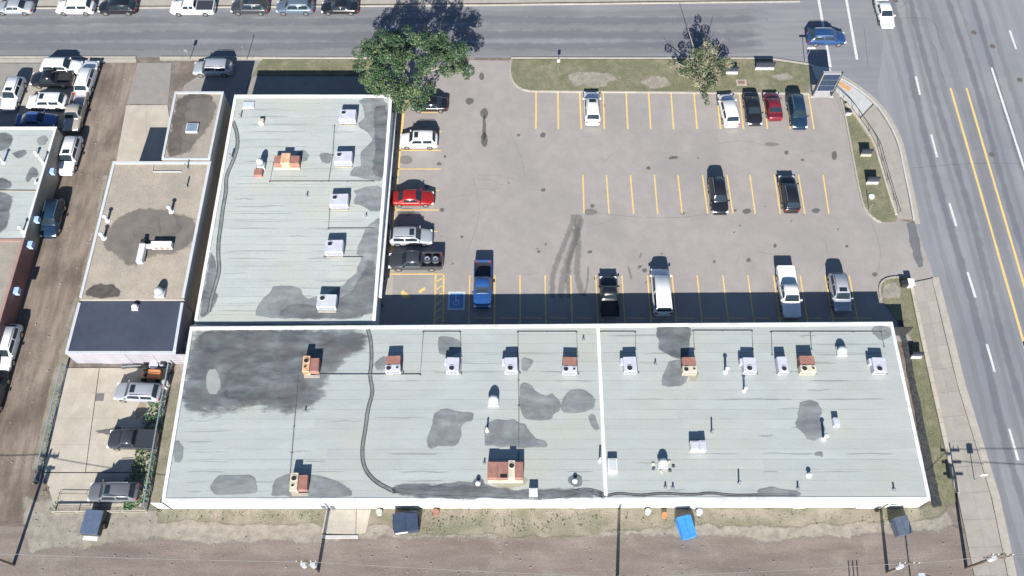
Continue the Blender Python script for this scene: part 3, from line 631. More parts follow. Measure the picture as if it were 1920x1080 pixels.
g([(395, 470), (404, 485), (408, 510), (402, 540), (410, 560), (395, 580), (380, 598), (374, 590), (384, 540), (390, 500)], SOOT, .35, .1)
g([(552, 290), (570, 280), (580, 288), (578, 300), (562, 305)], WET, .15); g([(598, 290), (612, 286), (622, 292), (620, 306), (606, 305)], WET, .2)
ripple(WB, [(437, 228), (445, 250), (446, 275), (436, 305), (424, 330), (424, 360), (418, 390), (414, 425), (410, 450), (409, 480), (412, 505), (404, 535), (396, 560), (392, 585)], .46)
ln = lambda *a, **k: WB.line(*a, m=CONDUIT, **k)
ln([(513, 305), (506, 340), (700, 340)]); ln([(627, 235), (624, 290), (616, 340)]); ln([(618, 392), (616, 428), (700, 428)]); ln([(608, 482), (680, 482)])
for y in range(205, 595, 14):
    x = 460 - (y - 205) * .14
    while x < 640:
        l = random.uniform(40, 140)
        if random.random() < .5:
            qq = [WB.RP(x + l * k / 4, y + random.uniform(-1, 1)) for k in range(5)]
            ribbon('lap_dirt', [WB.sub(p) for p in qq], random.uniform(.10, .25), .024, MATS['lap_grime'], WB.e, soft=True, zf=lambda yy: WB.zf(yy + WB.e.location.y))
        x += l + random.uniform(10, 60)
# canopy along its car park side: dark deck standing in for the shaded gap, white edge beam on posts
def canopy():
    t = empty('canopy', P(735, 400), 0, 'narrow canopy with long white edge beam, on the car park side of the side building', 'canopy'); o = t.location
    A, Bq = P(742, 186, 2.3), P(712, 557, 2.3); C, D = P(727, 186, 2.3), P(694, 557, 2.3)
    MB().prism([p - o for p in (C, A, Bq, D)], 2.1, 2.22).build('deck', BLACKM, t)  # black deck colour paints the shaded gap beside the wall
    nrm = Vector((.2, 0, 0)); MB().prism([p - o for p in (A - nrm, A + nrm, Bq + nrm, Bq - nrm)], 2.06, 2.36).build('edge_beam', CAP, t)
    for k in range(9):
        p = A.lerp(Bq, k / 8) - o; MB().box(p.x - .06, p.y - .06, 0, p.x + .06, p.y + .06, 2.08).build('post', BLACKM, t)
    return t
canopy()
sheet('walkway', [P(738, 190), P(757, 190), P(735, 560), P(700, 560)], .018, CONC)
# small workshop row on the left
SM = building('small_building', 'small building with a square skylight in its sooty roof, north end of the workshop row',
              [(328, 172), (419, 172), (393, 298), (303, 298)], 5.6, 5.1, WALLB, capm=CAPG, capw=.22, roofm=GRAV)
SM.stain([(336, 178), (400, 178), (385, 200), (362, 215), (352, 260), (338, 292), (312, 294), (322, 230)], mat('sooty_gravel', (.075, .062, .055), (.12, .10, .085), 1.2, .9, soft=1, alpha=.95), .9, .2)
SM.stain([(350, 180), (408, 185), (395, 230), (365, 262), (352, 290), (335, 290), (345, 230)], BROWNST, 1.0, .2)
MD = building('workshop_building', 'narrow workshop building with a tan gravel roof and dark stain, along the dirt alley',
              [(212, 303), (395, 303), (344, 561), (148, 561)], 4.9, 3.25, WALLB, capm=CAPG, capw=.25, caps='NEW', roofm=GRAV)
MD.stain([(205, 430), (230, 402), (270, 392), (320, 398), (355, 410), (366, 430), (360, 455), (335, 470), (290, 478), (240, 500), (225, 480), (190, 460)], BROWNST, .8, .15)
MD.stain([(248, 432), (270, 425), (290, 432), (285, 445), (255, 446)], BROWNST, .4, .1); MD.stain([(300, 405), (325, 400), (330, 415), (345, 430), (310, 445), (298, 430)], BROWNST, .5, .1)
MD.stain([(160, 545), (185, 535), (205, 533), (225, 545), (222, 556), (158, 558)], mat('tar_smear', (.05, .045, .04), (.09, .08, .07), 1.5, .8, soft=1, alpha=.9), .4, .15)
MD.line([(288, 306), (286, 322), (340, 322)], r=.06, m=CAPG)
DB = building('workshop_annex', 'dark roofed southern end of the workshop row with a pale metal wall facing the yard',
              [(148, 563), (344, 563), (328, 662), (122, 662)], 3.0, 2.6, METW, capm=CAPG, capw=.25, caps='EWS', roofm=BLKR, rows=6, segs=2)
yS = DB.yS
for x, wd, h in ((-42.5, 3.2, 2.5), (-37.6, 1.0, 2.1), (-35, 2.4, 2.4)):
    o = MB().box(x, yS - .05, 0, x + wd, yS + .01, h).build('door', mat('grey_door', (.44, .42, .45), (.36, .35, .37), 1, .6), DB.e, loc=-DB.e.location)
    for k in range(4): MB().box(x + .05, yS - .065, .1 + k * h / 4, x + wd - .05, yS - .05, k * h / 4 + h / 4 - .02).build('door_panel', METW, o)
# building at the far left edge: pale front part and tan rear part
FB = building('corner_shop', 'flat pale roofed building with dark blotches, cut by the left edge of the photo', [(-150, 238), (106, 238), (45, 446), (-230, 446)], 3.3, 2.7, WALLB, rows=14, segs=3, capm=CAP, capw=.2, caps='NE')
FR = building('rear_shop', 'tan roofed building with a reddish edge, behind the pale roofed one at the left edge', [(-230, 448), (45, 448), (-42, 745), (-330, 745)], 2.65, 2.5, WALLR, capm=mat('red_cap', (.33, .20, .17), (.28, .18, .15), 1, .8), capw=.25, caps='NE', roofm=GRAV)
g = FB.stain
g([(-20, 248), (20, 250), (22, 268), (14, 282), (-20, 285)], SOOT, .5, .1); g([(28, 285), (50, 280), (48, 290), (32, 297), (24, 290)], SOOT, .3); g([(72, 258), (84, 256), (90, 266), (82, 274), (70, 270)], WET)
g([(55, 315), (72, 318), (70, 330), (60, 334), (50, 345), (48, 330)], SOOT, .25); g([(-20, 335), (12, 334), (22, 345), (20, 355), (-20, 357)], SOOT, .3); g([(-30, 360), (22, 362), (18, 390), (8, 440), (-40, 440)], SOOT, .5, .1)
FB.line([(-60, 357), (70, 358)], r=.05, m=mat('rust_pipe', (.25, .20, .13), rough=.8))
for px, py in ((88, 318), (60, 411)):
    p = FB.RP(px, py, -.6); MB().box(-.1, -.3, -.3, .55, .3, .25).build('wall_unit', mat('sky_tinted_white_metal', (.35, .50, .75), rough=.5), FB.e, loc=FB.sub(Vector((FB.xs(p.y, 1) + .02, p.y, 2.1))))  # blue in this colour is sky light painted onto white boxes
for px, py in ((49, 458), (25, 545)):
    p = FR.RP(px, py, -.6); MB().box(-.1, -.35, -.3, .6, .35, .25).build('wall_unit', MATS['sky_tinted_white_metal'], FR.e, loc=FR.sub(Vector((FR.xs(p.y, 1) + .02, p.y, 1.9))))

# ------------------------------------------------------------ rooftop equipment
def fan(t, x, y, z, r, m=ACW):
    f = MB(); f.ring((x, y), r + .05, r, z - .005, z + .05); o = f.build('fan_ring', m, t)
    MB().cyl((x, y), r, z - .002, z + .006, 18).build('fan_well', DARK, o)
    b = MB()
    for k in range(4):
        a = k * math.pi / 2; c_, s_ = math.cos(a), math.sin(a)
        b.add([(x + c_ * .05 - s_ * .04, y + s_ * .05 + c_ * .04, z + .012), (x + c_ * r * .9 - s_ * .1, y + s_ * r * .9 + c_ * .1, z + .02), (x + c_ * r * .9 + s_ * .1, y + s_ * r * .9 - c_ * .1, z + .012), (x + c_ * .05 + s_ * .04, y + s_ * .05 - c_ * .04, z + .012)], [[0, 3, 2, 1]])
    b.cyl((x, y), .06, z + .008, z + .04, 10); b.build('fan_blades', BLACKM, o)
def vents(t, x0, x1, y, z0, z1, n=4):
    for k in range(n):
        z = z0 + (z1 - z0) * (k + .5) / n; MB().box(x0, y - .012, z - .025, x1, y - .002, z + .02).build('louvre', DARK, t)
UN = 'air conditioners on the roofs'
def ac(B, px, py, kind, label, m=ACW, s=1.0):
    z = .85; p = B.RP(px, py, z * .8); base = B.zf(p.y); t = empty('roof_unit', (p.x, p.y, base), R(random.uniform(-2, 2)), label, 'air conditioner', UN); t.scale = (random.uniform(.94, 1.05), random.uniform(.93, 1.05), random.uniform(.85, 1.05))
    if kind == 'pale':
        MB().box(-.6, -.85, .12, .72, .75, 1.0, .05).build('housing', m, t); MB().box(-.86, .05, .2, -.603, .7, .8, .05).build('intake_hood', m, t)
        fan(t, -.02, -.45, 1.0, .27, m); vents(t, -.5, .6, -.85, .25, .9)
        MB().tube([(.86, .85, .1), (.86, -.6, .1), (1.0, -.8, .1)], .04, 6).build('pipe', CONDUIT, t)
    elif kind == 'slim':
        MB().box(-.5, -.85, .12, .5, .8, 1.0, .05).build('housing', m, t); fan(t, .05, -.45, 1.0, .24, m); vents(t, -.4, .4, -.85, .25, .9)
    elif kind == 'rust':
        MB().box(-.68, -.05, .12, .72, .9, .95, .04).build('duct_box', RUST, t); MB().box(-.75, -.8, .12, .75, -.055, 1.0, .05).build('housing', m, t)
        fan(t, -.38, -.42, 1.0, .24, m); fan(t, .45, -.4, 1.0, .13, m); vents(t, -.65, .65, -.8, .25, .9)
        MB().tube([(.8, .9, .1), (.86, -.5, .1), (1.0, -.7, .1)], .035, 6).build('pipe', CONDUIT, t)
    elif kind == 'side':
        MB().box(-.8, -.85, .12, -.05, .95, 1.05, .05).build('housing', m, t); MB().box(-.045, -.75, .12, .85, .75, .85, .04).build('duct_box', RUST, t)
        fan(t, -.42, .4, 1.05, .26, m); fan(t, -.5, -.3, 1.05, .14, m); vents(t, -.7, -.15, -.85, .25, .9)
        MB().box(-.75, -1.15, .02, .9, -.87, .12).build('sleeper', CONC, t)
    elif kind == 'wide':
        MB().box(-1.0, -.7, .15, 1.0, .75, 1.0, .06).build('housing', m, t); fan(t, -.45, .3, 1.0, .26, m); vents(t, -.8, .8, -.7, .25, .9)
        MB().box(-.95, -.9, .02, .95, -.72, .12).build('sleeper', CONC, t)
    for x in (-.5, .4): MB().box(x, -.7, .025, x + .12, .7, .12).build('foot', BLACKM, t)
    return t
ac(SB, 583, 685, 'side', 'orange stained unit with rust red box, on the sooty end of the long roof', ACO)
ac(SB, 737, 684, 'rust', 'rust red and white unit just east of the roof ripple, beside a small grey stain', ACW)
ac(SB, 848, 684, 'pale', 'pale unit directly south of a round grey stain, east of the rusty one', ACW)
ac(SB, 957, 684, 'pale', 'pale unit against the long conduit, with a square grey stain on its east', ACW)
ac(SB, 1068, 686, 'rust', 'rust red and white unit, the last one west of the white dividing cap', ACW)
ac(SB, 1180, 683, 'pale', 'pale unit, the first one east of the white dividing cap', ACW)
ac(SB, 1292, 686, 'rust', 'rust red and cream unit on the dark stain that runs down from the roof edge', ACC)
ac(SB, 1404, 684, 'pale', 'pale unit with two thin vent pipes close to its west and south', ACW)
ac(SB, 1467, 684, 'slim', 'slim white unit, directly west of the patchy cream one', ACW)
ac(SB, 1513, 685, 'rust', 'patchy white and cream unit directly east of the slim white one', ACC)
ac(SB, 1647, 684, 'pale', 'pale unit nearest the north east corner of the long roof', ACW)
ac(SB, 560, 905, 'side', 'white and rust red unit alone in the south west corner of the long roof', ACC)
for (x, y, l) in ((652, 218, 'white unit nearest the tree, northernmost of the five in a row on the side building'), (644, 296, 'white unit on the side building with a small grey stain on its west'),
                  (636, 376, 'white unit in the middle of the row of five on the side building'), (627, 464, 'white unit on the side building above a short conduit, second from the south'),
                  (613, 566, 'white unit standing in the dark puddle stain at the south end of the side building')): ac(WB, x, y, 'wide', l, ACG if y > 500 else ACW)
# the large rusty unit
p = SB.RP(949, 884, .6); t = empty('roof_unit', (p.x, p.y, 2.85), 0, 'wide rust red unit with a cream fan box, south middle of the long roof', 'air conditioner', UN)
MB().box(-1.75, -.7, .1, -.78, .85, .95, .03).build('duct_box', RUST, t); MB().box(-.775, -.7, .1, .2, .85, .9, .03).build('duct_box', RUST, t); MB().box(.85, -.7, .1, 1.6, .85, .92, .03).build('duct_box', RUST, t)
MB().box(.205, -.75, .1, .845, .95, 1.05, .04).build('housing', ACC, t); fan(t, .52, .45, 1.05, .25, ACC); MB().box(-.55, -.69, .901, .1, -.35, .93).build('opening', DARK, t); MB().box(-1.7, -.95, .05, 1.6, -.72, .4, .03).build('front_tray', ACC, t)
# rusty unit on side building
p = WB.RP(540, 301, .6); t = empty('roof_unit', (p.x, p.y, WB.zf(p.y)), 0, 'long rust and cream unit at the north west of the side building roof', 'air conditioner', UN)
MB().box(-1.5, -.55, .1, -.72, .55, .8, .03).build('duct_box', RUST, t); MB().box(-.715, -.6, .1, .3, .75, 1.0, .04).build('housing', ACO, t); MB().box(.305, -.55, .1, 1.3, .5, .85, .03).build('duct_box', RUST, t); MB().box(-1.5, -.8, .03, 1.3, -.62, .2).build('sleeper', ACC, t)
VG = 'vents and pipes on the roofs'
def ventpipe(B, px, py, h, r, label, m=CAP, hood=True):
    p = B.RP(px, py, h * .5); t = empty('vent_pipe', (p.x, p.y, B.zf(p.y) + .01), 0, label, 'vent', VG)
    MB().cyl((0, 0), r, 0, h, 10).build('pipe', m, t); MB().cyl((0, 0), r * 2, 0, .05, 12).build('flashing', m, t)
    if hood: MB().dome((0, 0), r * 1.7, h + .04, r, 12, 3).build('rain_cap', m, t)
def roundfan(B, px, py, label, r=.5, h=.8, m=CAP, debris=False):
    p = B.RP(px, py, h * .7); t = empty('exhaust_fan', (p.x, p.y, B.zf(p.y) + .01), 0, label, 'vent', VG)
    MB().box(-r, -r, 0, r, r, h * .35).build('curb', ACG, t); MB().cyl((0, 0), r * .85, h * .35, h * .6, 18, r * 1.0).build('drum', GALV, t); o = MB(); o.smooth = True; o.dome((0, 0), r * .95, h * .62, h * .38, 18, 5); o.build('dome', m, t)
    if debris:
        for k in range(7): a = k * .9; MB().box(-.14, -.1, 0, .14, .1, .09).build('rubble', ACC if k % 2 else TAR, t, loc=(1.0 * math.cos(a), -.25 + .55 * math.sin(a), .01), rz=k)
roundfan(SB, 1580, 656, 'round white capped exhaust fan near the north east of the long roof'); roundfan(SB, 925, 749, 'white domed exhaust fan, south of the pale unit by the conduit', .52, .95)
roundfan(SB, 1244, 867, 'round exhaust fan with rubble lying about it, south of the middle of the east bay', .48, .8, CAP, True)
roundfan(MD, 297, 545, 'large pale blue grey round vent at the south end of the tan gravel roof', .5, 1.1, ACG); roundfan(DB, 252, 574, 'white domed vent on the dark roof', .34, .6)
roundfan(WB, 487, 303, 'tall white capped exhaust fan beside a short rusty duct on the side building', .4, 1.5)
p = WB.RP(485, 325, .2); MB().box(-.45, -.4, 0, .45, .4, .5, .03).build('duct_stub', RUST, loc=(p.x, p.y, WB.zf(p.y) + .01)); tag(bpy.data.objects['duct_stub'], 'short rusty duct stub at the foot of the tall white exhaust fan', 'duct')
for B, x, y, h, r, l in ((SB, 1547, 820, 1.1, .13, 'tall white pipe at the lower right of the grey stain on the east bay'), (SB, 1336, 808, .9, .08, 'thin pipe north east of the twin small units'), (SB, 1362, 694, 1.0, .13, 'white capped pipe between the cream unit and a pale unit'),
        (SB, 1397, 730, .9, .11, 'pipe just south of a pale unit on the east bay'), (SB, 1387, 904, .8, .08, 'thin pipe near the south edge of the east bay'), (SB, 1125, 862, .9, .1, 'thin pipe touching the west side of the white dividing cap'),
        (SB, 913, 806, .8, .1, 'small white pipe at the west end of the long triangular stain'), (SB, 1078, 902, .3, .13, 'short white pipe in a dark square stain near the ripple'), (SB, 896, 906, .3, .13, 'short white pipe in a small dark stain west of the large rusty unit'),
        (SB, 572, 770, .3, .08, 'tiny pipe south of the sooty area on the west bay'), (SB, 1229, 682, .35, .08, 'tiny pipe west of the rust red and cream unit'), (SB, 1094, 636, .3, .08, 'tiny pipe near the north edge, west of the dividing cap'), (SB, 908, 868, .3, .08, 'tiny pipe at the north west corner of the large rusty unit'),
        (SB, 1248, 913, .3, .09, 'tiny dark pipe, the west one of two south of the rubble strewn fan'), (SB, 1262, 914, .3, .09, 'tiny dark pipe, the east one of two south of the rubble strewn fan'), (SB, 1497, 915, .4, .09, 'tiny pipe at the east end of the roof ripple'), (SB, 1677, 917, .4, .09, 'tiny pipe alone near the south east roof corner'),
        (SB, 1517, 891, .3, .14, 'low cream pipe with a broken collar in the south of the east bay'), (MD, 199, 410, .9, .14, 'white pipe at the west edge of the tan roof, the northern of a pair'), (MD, 192, 443, .9, .15, 'white pipe at the west edge of the tan roof, the southern of a pair'),
        (MD, 319, 393, .9, .15, 'white capped pipe on the north rim of the dark gravel stain'), (MD, 348, 347, .9, .09, 'thin pipe standing in the clear part of the tan roof'), (MD, 349, 312, .9, .08, 'thin pipe close to the north edge of the tan roof'),
        (WB, 450, 217, .6, .08, 'tiny pipe by the north west corner of the side building'), (WB, 433, 292, .8, .09, 'thin pipe beside the ripple on the side building'), (WB, 575, 366, .4, .08, 'tiny dark pipe in the open middle of the side building roof'), (WB, 686, 404, .3, .07, 'tiny pipe by the east edge of the side building roof'),
        (FB, 3, 300, 1.0, .12, 'white pipe nearest the left edge of the photo'), (FB, 68, 288, .5, .12, 'short white pipe on the corner roof, east of a dark blotch'), (FB, 79, 302, .9, .13, 'white pipe close to the east edge of the corner roof'), (FB, 67, 341, .3, .1, 'stub pipe south of the long dark blotch on the corner roof'), (FB, 40, 430, .9, .13, 'pipe at the south east corner of the corner roof')):
    ventpipe(B, x, y, h, r, l, CAP if r > .095 else GALV, r > .1)
def rbox(B, px, py, w_, d_, h, label, m, topm=None, name='roof_hatch', cat='hatch'):
    p = B.RP(px, py, h); t = empty(name, (p.x, p.y, B.zf(p.y) + .012), 0, label, cat, VG)
    MB().box(-w_ / 2, -d_ / 2, 0, w_ / 2, d_ / 2, h, .03).build('frame', m, t)
    MB().box(-w_ / 2 + .12, -d_ / 2 + .12, h + .001, w_ / 2 - .12, d_ / 2 - .12, h + .03).build('lid', topm or m, t)
    return t
rbox(SM, 360, 239, 1.35, 1.25, .25, 'square skylight with a grey frame on the small sooty roof', ACG, mat('skylight', (.16, .20, .27), (.2, .25, .33), 2, .3), 'skylight', 'skylight')
rbox(WB, 466, 196, 1.3, .9, .15, 'pale flat hatch at the north west corner of the side building', mat('hatch_blue', (.46, .52, .56), rough=.5)); rbox(WB, 489, 226, .6, .6, .45, 'small cream box with a dark top near the north west of the side building', ACC, ACC)
rbox(SB, 1149, 872, .9, 1.3, .5, 'white box just east of the dividing cap, in the south', CAP, ACG); rbox(SB, 1303, 835, .85, .9, .7, 'grey box, the west one of the twin small units', ACG, ACG, 'roof_unit', 'vent'); rbox(SB, 1318, 835, .65, 1.0, .7, 'white box, the east one of the twin small units', ACW, ACW, 'roof_unit', 'vent')
rbox(SB, 1569, 790, .6, .8, .5, 'small white box north east of the tall white pipe', ACW, ACW); rbox(SB, 1000, 922, .8, .7, .6, 'white box standing on the ripple, south east of the large rusty unit', CAP, CAP)
# L shaped duct on tan roof
p = MD.RP(288, 468, .4); t = empty('roof_duct', (p.x, p.y, MD.zf(p.y) + .01), 0, 'white L shaped air duct on the dark gravel stain of the workshop roof', 'duct')
MB().box(-1.5, -1.6, .15, -.85, .6, .7, .05).build('duct_run', CAP, t); MB().box(-.3, .15, .15, 1.9, .85, .75, .05).build('duct_run', CAP, t); MB().box(-.845, .2, .2, -.305, .6, .55).build('elbow', CAP, t)
for x in (.1, .7, 1.3): MB().box(x, .1, .3, x + .35, .148, .65).build('grille', RUST, t)
MB().box(-1.4, .605, .15, -.95, 1.1, .8, .04).build('fan_box', BLACKM, t)

# ------------------------------------------------------------ vehicles
SPEC = dict(
  sedan=dict(L=4.75, W=1.84, H=1.45, ws=.27, rf=.41, rr=.68, rg=.84, belt=.93, hood=.70),
  suv=dict(L=4.75, W=1.90, H=1.72, ws=.25, rf=.37, rr=.87, rg=.965, belt=1.05, hood=.82),
  pickup=dict(L=5.6, W=1.95, H=1.82, ws=.26, rf=.355, rr=.575, rg=.605, belt=1.12, hood=.92),
  van=dict(L=5.7, W=2.05, H=2.05, ws=.17, rf=.26, rr=.95, rg=.99, belt=1.15, hood=.85))
MC = {}
def car_meshes(kind, bed='open'):
    key = (kind, bed)
    if key in MC: return MC[key]
    q = SPEC[kind]; L_, W_, H_ = q['L'], q['W'], q['H']; X = lambda t: L_ / 2 - t * L_; hw = W_ / 2; out = {}
    def wt(t):
        K = [(0, .70), (.012, .80), (.04, .90), (.10, .965), (.2, 1), (.8, 1), (.93, .975), (.975, .92), (.995, .84), (1, .76)]
        for i in range(len(K) - 1):
            if K[i][0] <= t <= K[i + 1][0]: return hw * (K[i][1] + (K[i + 1][1] - K[i][1]) * (t - K[i][0]) / (K[i + 1][0] - K[i][0]))
        return hw
    def zt(t):
        if t < .02: return q['hood'] - .18 + t * 6
        if t < q['ws']: return q['hood'] - .06 + (q['belt'] - q['hood'] + .03) * ((t - .02) / (q['ws'] - .02)) ** .8
        if kind == 'pickup' and t > q['rg'] + .01: return .62
        if t > .975: return q['belt'] - .05 - (t - .975) * 6
        return q['belt'] - .03
    ts = [0, .012, .04, .10, .17, q['ws'] - .01, q['ws'] + .06, .45, .6, .72, .84, .92, .975, .995, 1]
    if kind == 'pickup': ts = sorted(ts + [q['rg'] + .005, q['rg'] + .012])
    ts = sorted(set(ts)); b = MB(); b.smooth = True; n = 13; vs = []
    for t in ts:
        wv, z = wt(t), zt(t); half = [(0, z + .035), (.45 * wv, z + .025), (.80 * wv, z), (.95 * wv, z - .06), (1.0 * wv, z - .24), (.985 * wv, .38), (.93 * wv, .24)]
        if kind == 'pickup' and z < .7: half = [(0, z), (.45 * wv, z), (.80 * wv, z), (.93 * wv, z - .02), (.99 * wv, z - .08), (.985 * wv, .38), (.93 * wv, .24)]
        vs += [(X(t), y, zz) for y, zz in reversed(half[1:])] + [(X(t), -y, zz) for y, zz in half]
    fs = [[i * n + j, (i + 1) * n + j, (i + 1) * n + j + 1, i * n + j + 1] for i in range(len(ts) - 1) for j in range(n - 1)]
    fs += [[(i + 1) * n, i * n, i * n + n - 1, (i + 1) * n + n - 1] for i in range(len(ts) - 1)]
    b.add(vs, fs); b.smooth = False; b.add(vs, [list(range(n)), list(range((len(ts) - 1) * n + n - 1, (len(ts) - 1) * n - 1, -1))]); b.smooth = True
    st = [q['ws'], q['rf'], (q['rf'] + q['rr']) / 2, q['rr'], q['rg']]; G = []
    for i, t in enumerate(st):
        w2 = hw * .965; zb = q['belt'] - .05; zr = H_ - (.035 if i in (1, 3) else 0)
        if i in (0, 4): half = [(0, q['belt'] + .015), (.3 * hw, q['belt'] + .01), (.62 * hw, q['belt'] - .005), (.84 * hw, q['belt'] - .02), (w2, zb - .01)]
        else: half = [(0, zr), (.32 * hw, zr - .008), (.60 * hw, zr - .035), (.74 * hw, zr - .10), (w2, zb)]
        G.append([Vector((X(t), y, z)) for y, z in reversed(half[1:])] + [Vector((X(t), -y, z)) for y, z in half])
    m = 9; b.add([v for r_ in G for v in r_], [[i * m + j, (i + 1) * m + j, (i + 1) * m + j + 1, i * m + j + 1] for i in range(4) for j in range(m - 1)])
    out['body'] = b
    def Sf(u, v):
        i, j = min(int(u), 3), min(int(v), 7); a, c_ = u - i, v - j
        return (G[i][j] * (1 - a) + G[i + 1][j] * a) * (1 - c_) + (G[i][j + 1] * (1 - a) + G[i + 1][j + 1] * a) * c_
    def panel(u0, u1, v0, v1, nu=3, nv=6, off_=.014):
        p_ = MB(); p_.smooth = True; vs = []
        for a in range(nu + 1):
            for c_ in range(nv + 1):
                u, v = u0 + (u1 - u0) * a / nu, v0 + (v1 - v0) * c_ / nv
                e = .04; du = Sf(min(u + e, 4), v) - Sf(max(u - e, 0), v); dv = Sf(u, min(v + e, 8)) - Sf(u, max(v - e, 0)); nn = du.cross(dv)
                if nn.dot(Sf(u, v) - Vector((0, 0, .9))) < 0: nn = -nn
                vs.append(Sf(u, v) + nn.normalized() * off_)
        k = nv + 1; return p_.add(vs, [[a * k + c_, (a + 1) * k + c_, (a + 1) * k + c_ + 1, a * k + c_ + 1] for a in range(nu) for c_ in range(nv)])
    out['windshield'] = panel(.10, .96, 1.25, 6.75); out['rear_window'] = panel(3.12, 3.85, 1.3, 6.7)
    for s_, (v0, v1) in enumerate(((.22, .85), (7.15, 7.78))):
        out['side_window%d' % (s_ * 3)] = panel(.72, 1.93, v0, v1, 3, 2)
        if kind != 'van' or True: out['side_window%d' % (s_ * 3 + 1)] = panel(2.05, 3.0 if kind != 'pickup' else 2.9, v0, v1, 2, 2)
    out['sunroof'] = panel(1.12, 1.55, 2.6, 5.4, 2, 4, .012)
    x0, zf_ = X(.018), q['hood'] - .13
    for s_ in (-1, 1):
        h = MB(); h.box(X(.06), min(s_ * hw * .62, s_ * hw * .93), zf_ - .08, X(.006), max(s_ * hw * .62, s_ * hw * .93), zf_ + .06, .03); out['headlight%d' % s_] = h
        h = MB(); h.box(X(1.003), min(s_ * hw * .62, s_ * hw * .88), q['belt'] - .35, X(.97), max(s_ * hw * .62, s_ * hw * .88), q['belt'] - .15, .02); out['taillight%d' % s_] = h
        h = MB(); h.box(X(q['ws'] + .05), min(s_ * hw * .97, s_ * hw * 1.17), q['belt'] - .02, X(q['ws'] + .02), max(s_ * hw * .97, s_ * hw * 1.17), q['belt'] + .14, .03); out['mirror%d' % s_] = h
        if kind == 'suv':
            out['roof_rail%d' % s_] = MB().tube([(X(q['rf'] + .04), s_ * hw * .70, H_ - .03), (X(.6), s_ * hw * .70, H_ - .0), (X(q['rr'] - .03), s_ * hw * .70, H_ - .03)], .022, 6)
    out['front_bumper'] = MB().box(X(-.008), -hw * .72, .28, X(.02), hw * .72, .5, .03); out['rear_bumper'] = MB().box(X(1.008), -hw * .74, .3, X(.98), hw * .74, .55, .03)
    if kind == 'pickup':
        xa, xb = X(q['rg'] + .012), X(.995); z1 = q['belt'] - .02
        for s_ in (-1, 1): out['bed_side%d' % s_] = MB().box(xb, min(s_ * hw * .88, s_ * hw * .985), .55, xa, max(s_ * hw * .88, s_ * hw * .985), z1, .02)
        out['tailgate'] = MB().box(xb - .05, -hw * .875, .55, xb + .03, hw * .875, z1, .02)
        out['bed_floor'] = MB().box(xb + .035, -hw * .875, .6, xa - .01, hw * .875, .66) if bed == 'open' else MB().box(xb + .035, -hw * .875, z1 - .08, xa - .01, hw * .875, z1 - .01)
    wr = .34 if kind in ('sedan',) else .37
    wh = MB(); vv = []; k = 16
    for y in (-.11, .11): vv += [(wr * math.cos(2 * math.pi * i / k), y, wr * math.sin(2 * math.pi * i / k)) for i in range(k)]
    wh.add(vv, [[i, (i + 1) % k, k + (i + 1) % k, k + i] for i in range(k)] + [list(range(k)), list(range(2 * k - 1, k - 1, -1))])
    rm = MB(); vv = []
    for y in (-.118, .118): vv += [(wr * .62 * math.cos(2 * math.pi * i / k), y, wr * .62 * math.sin(2 * math.pi * i / k)) for i in range(k)]
    rm.add(vv, [[i, (i + 1) % k, k + (i + 1) % k, k + i] for i in range(k)] + [list(range(k)), list(range(2 * k - 1, k - 1, -1))])
    out['_wheel'] = wh; out['_rim'] = rm; out['_wr'] = wr; out['_ax'] = (X(.19), X(.80), hw - .10)
    MC[key] = out; return out
MESHC = {}
def mc(key, mb, m):
    k = (key, m.name)
    if k not in MESHC: MESHC[k] = mb.mesh(key[-1].rstrip('-0123456789'), m)
    return MESHC[k]
def car(px, py, head, kind, colour, label, cat=None, bed='open', bedm=None, sunroof=False, L=None, zref=.75, group=None, rails=True):
    """head: compass sense in degrees, 0 = nose east, 90 = nose north"""
    M_ = car_meshes(kind, bed); p = P(px, py, zref); s = (L / SPEC[kind]['L']) if L else 1.0
    t = empty({'suv': 'parked_car', 'sedan': 'parked_car', 'pickup': 'pickup_truck', 'van': 'van'}[kind], (p.x, p.y, .02), R(head), label, cat or {'suv': 'car', 'sedan': 'car', 'pickup': 'pickup truck', 'van': 'van'}[kind], group or 'parked vehicles')
    t.scale = (s, 1, 1); pm = PAINT[colour]
    for k, v in M_.items():
        if k.startswith('_') or (k == 'sunroof' and not sunroof) or (k.startswith('roof_rail') and not rails): continue
        base = k.rstrip('-0123456789')
        m = {'body': pm, 'windshield': GLASS, 'rear_window': GLASS, 'side_window': GLASS, 'sunroof': GLASS, 'headlight': LAMP, 'taillight': TAIL, 'mirror': pm, 'roof_rail': BLACKM if colour in ('silver', 'white') else GALV,
             'front_bumper': CHROME if kind == 'pickup' else pm, 'rear_bumper': CHROME if kind == 'pickup' else pm, 'bed_side': pm, 'tailgate': pm, 'bed_floor': bedm or BLACKM}[base]
        link(base, mc((kind, bed, k), v, m), t)
    xa, xb, yy = M_['_ax']
    for x in (xa, xb):
        for y in (-yy, yy):
            w_ = link('wheel', mc((kind, 'wheel'), M_['_wheel'], TYRE), t, (x, y, M_['_wr'])); link('rim', mc((kind, 'rim'), M_['_rim'], RIM), w_)
    return t
NK = 'cars parked along the far kerb of the north road'
car(26, 12, 180, 'sedan', 'silver', 'silver sedan at the far kerb, cut by the top left corner of the photo', group=NK)
car(141, 12, 180, 'suv', 'white', 'white car at the far kerb, second from the left', group=NK, rails=False)
car(220, 12, 180, 'suv', 'black', 'black car at the far kerb, third from the left', group=NK, rails=False)
car(361, 13, 180, 'pickup', 'white', 'white pickup with a dark covered bed at the far kerb', bed='cover', bedm=PAINT['charcoal'], group=NK)
car(468, 12, 180, 'suv', 'charcoal', 'dark grey car at the far kerb with a sunroof, just right of the white pickup', sunroof=True, group=NK)
car(553, 12, 180, 'suv', 'steel', 'blue grey car with a pale roof rail at the far kerb', group=NK)
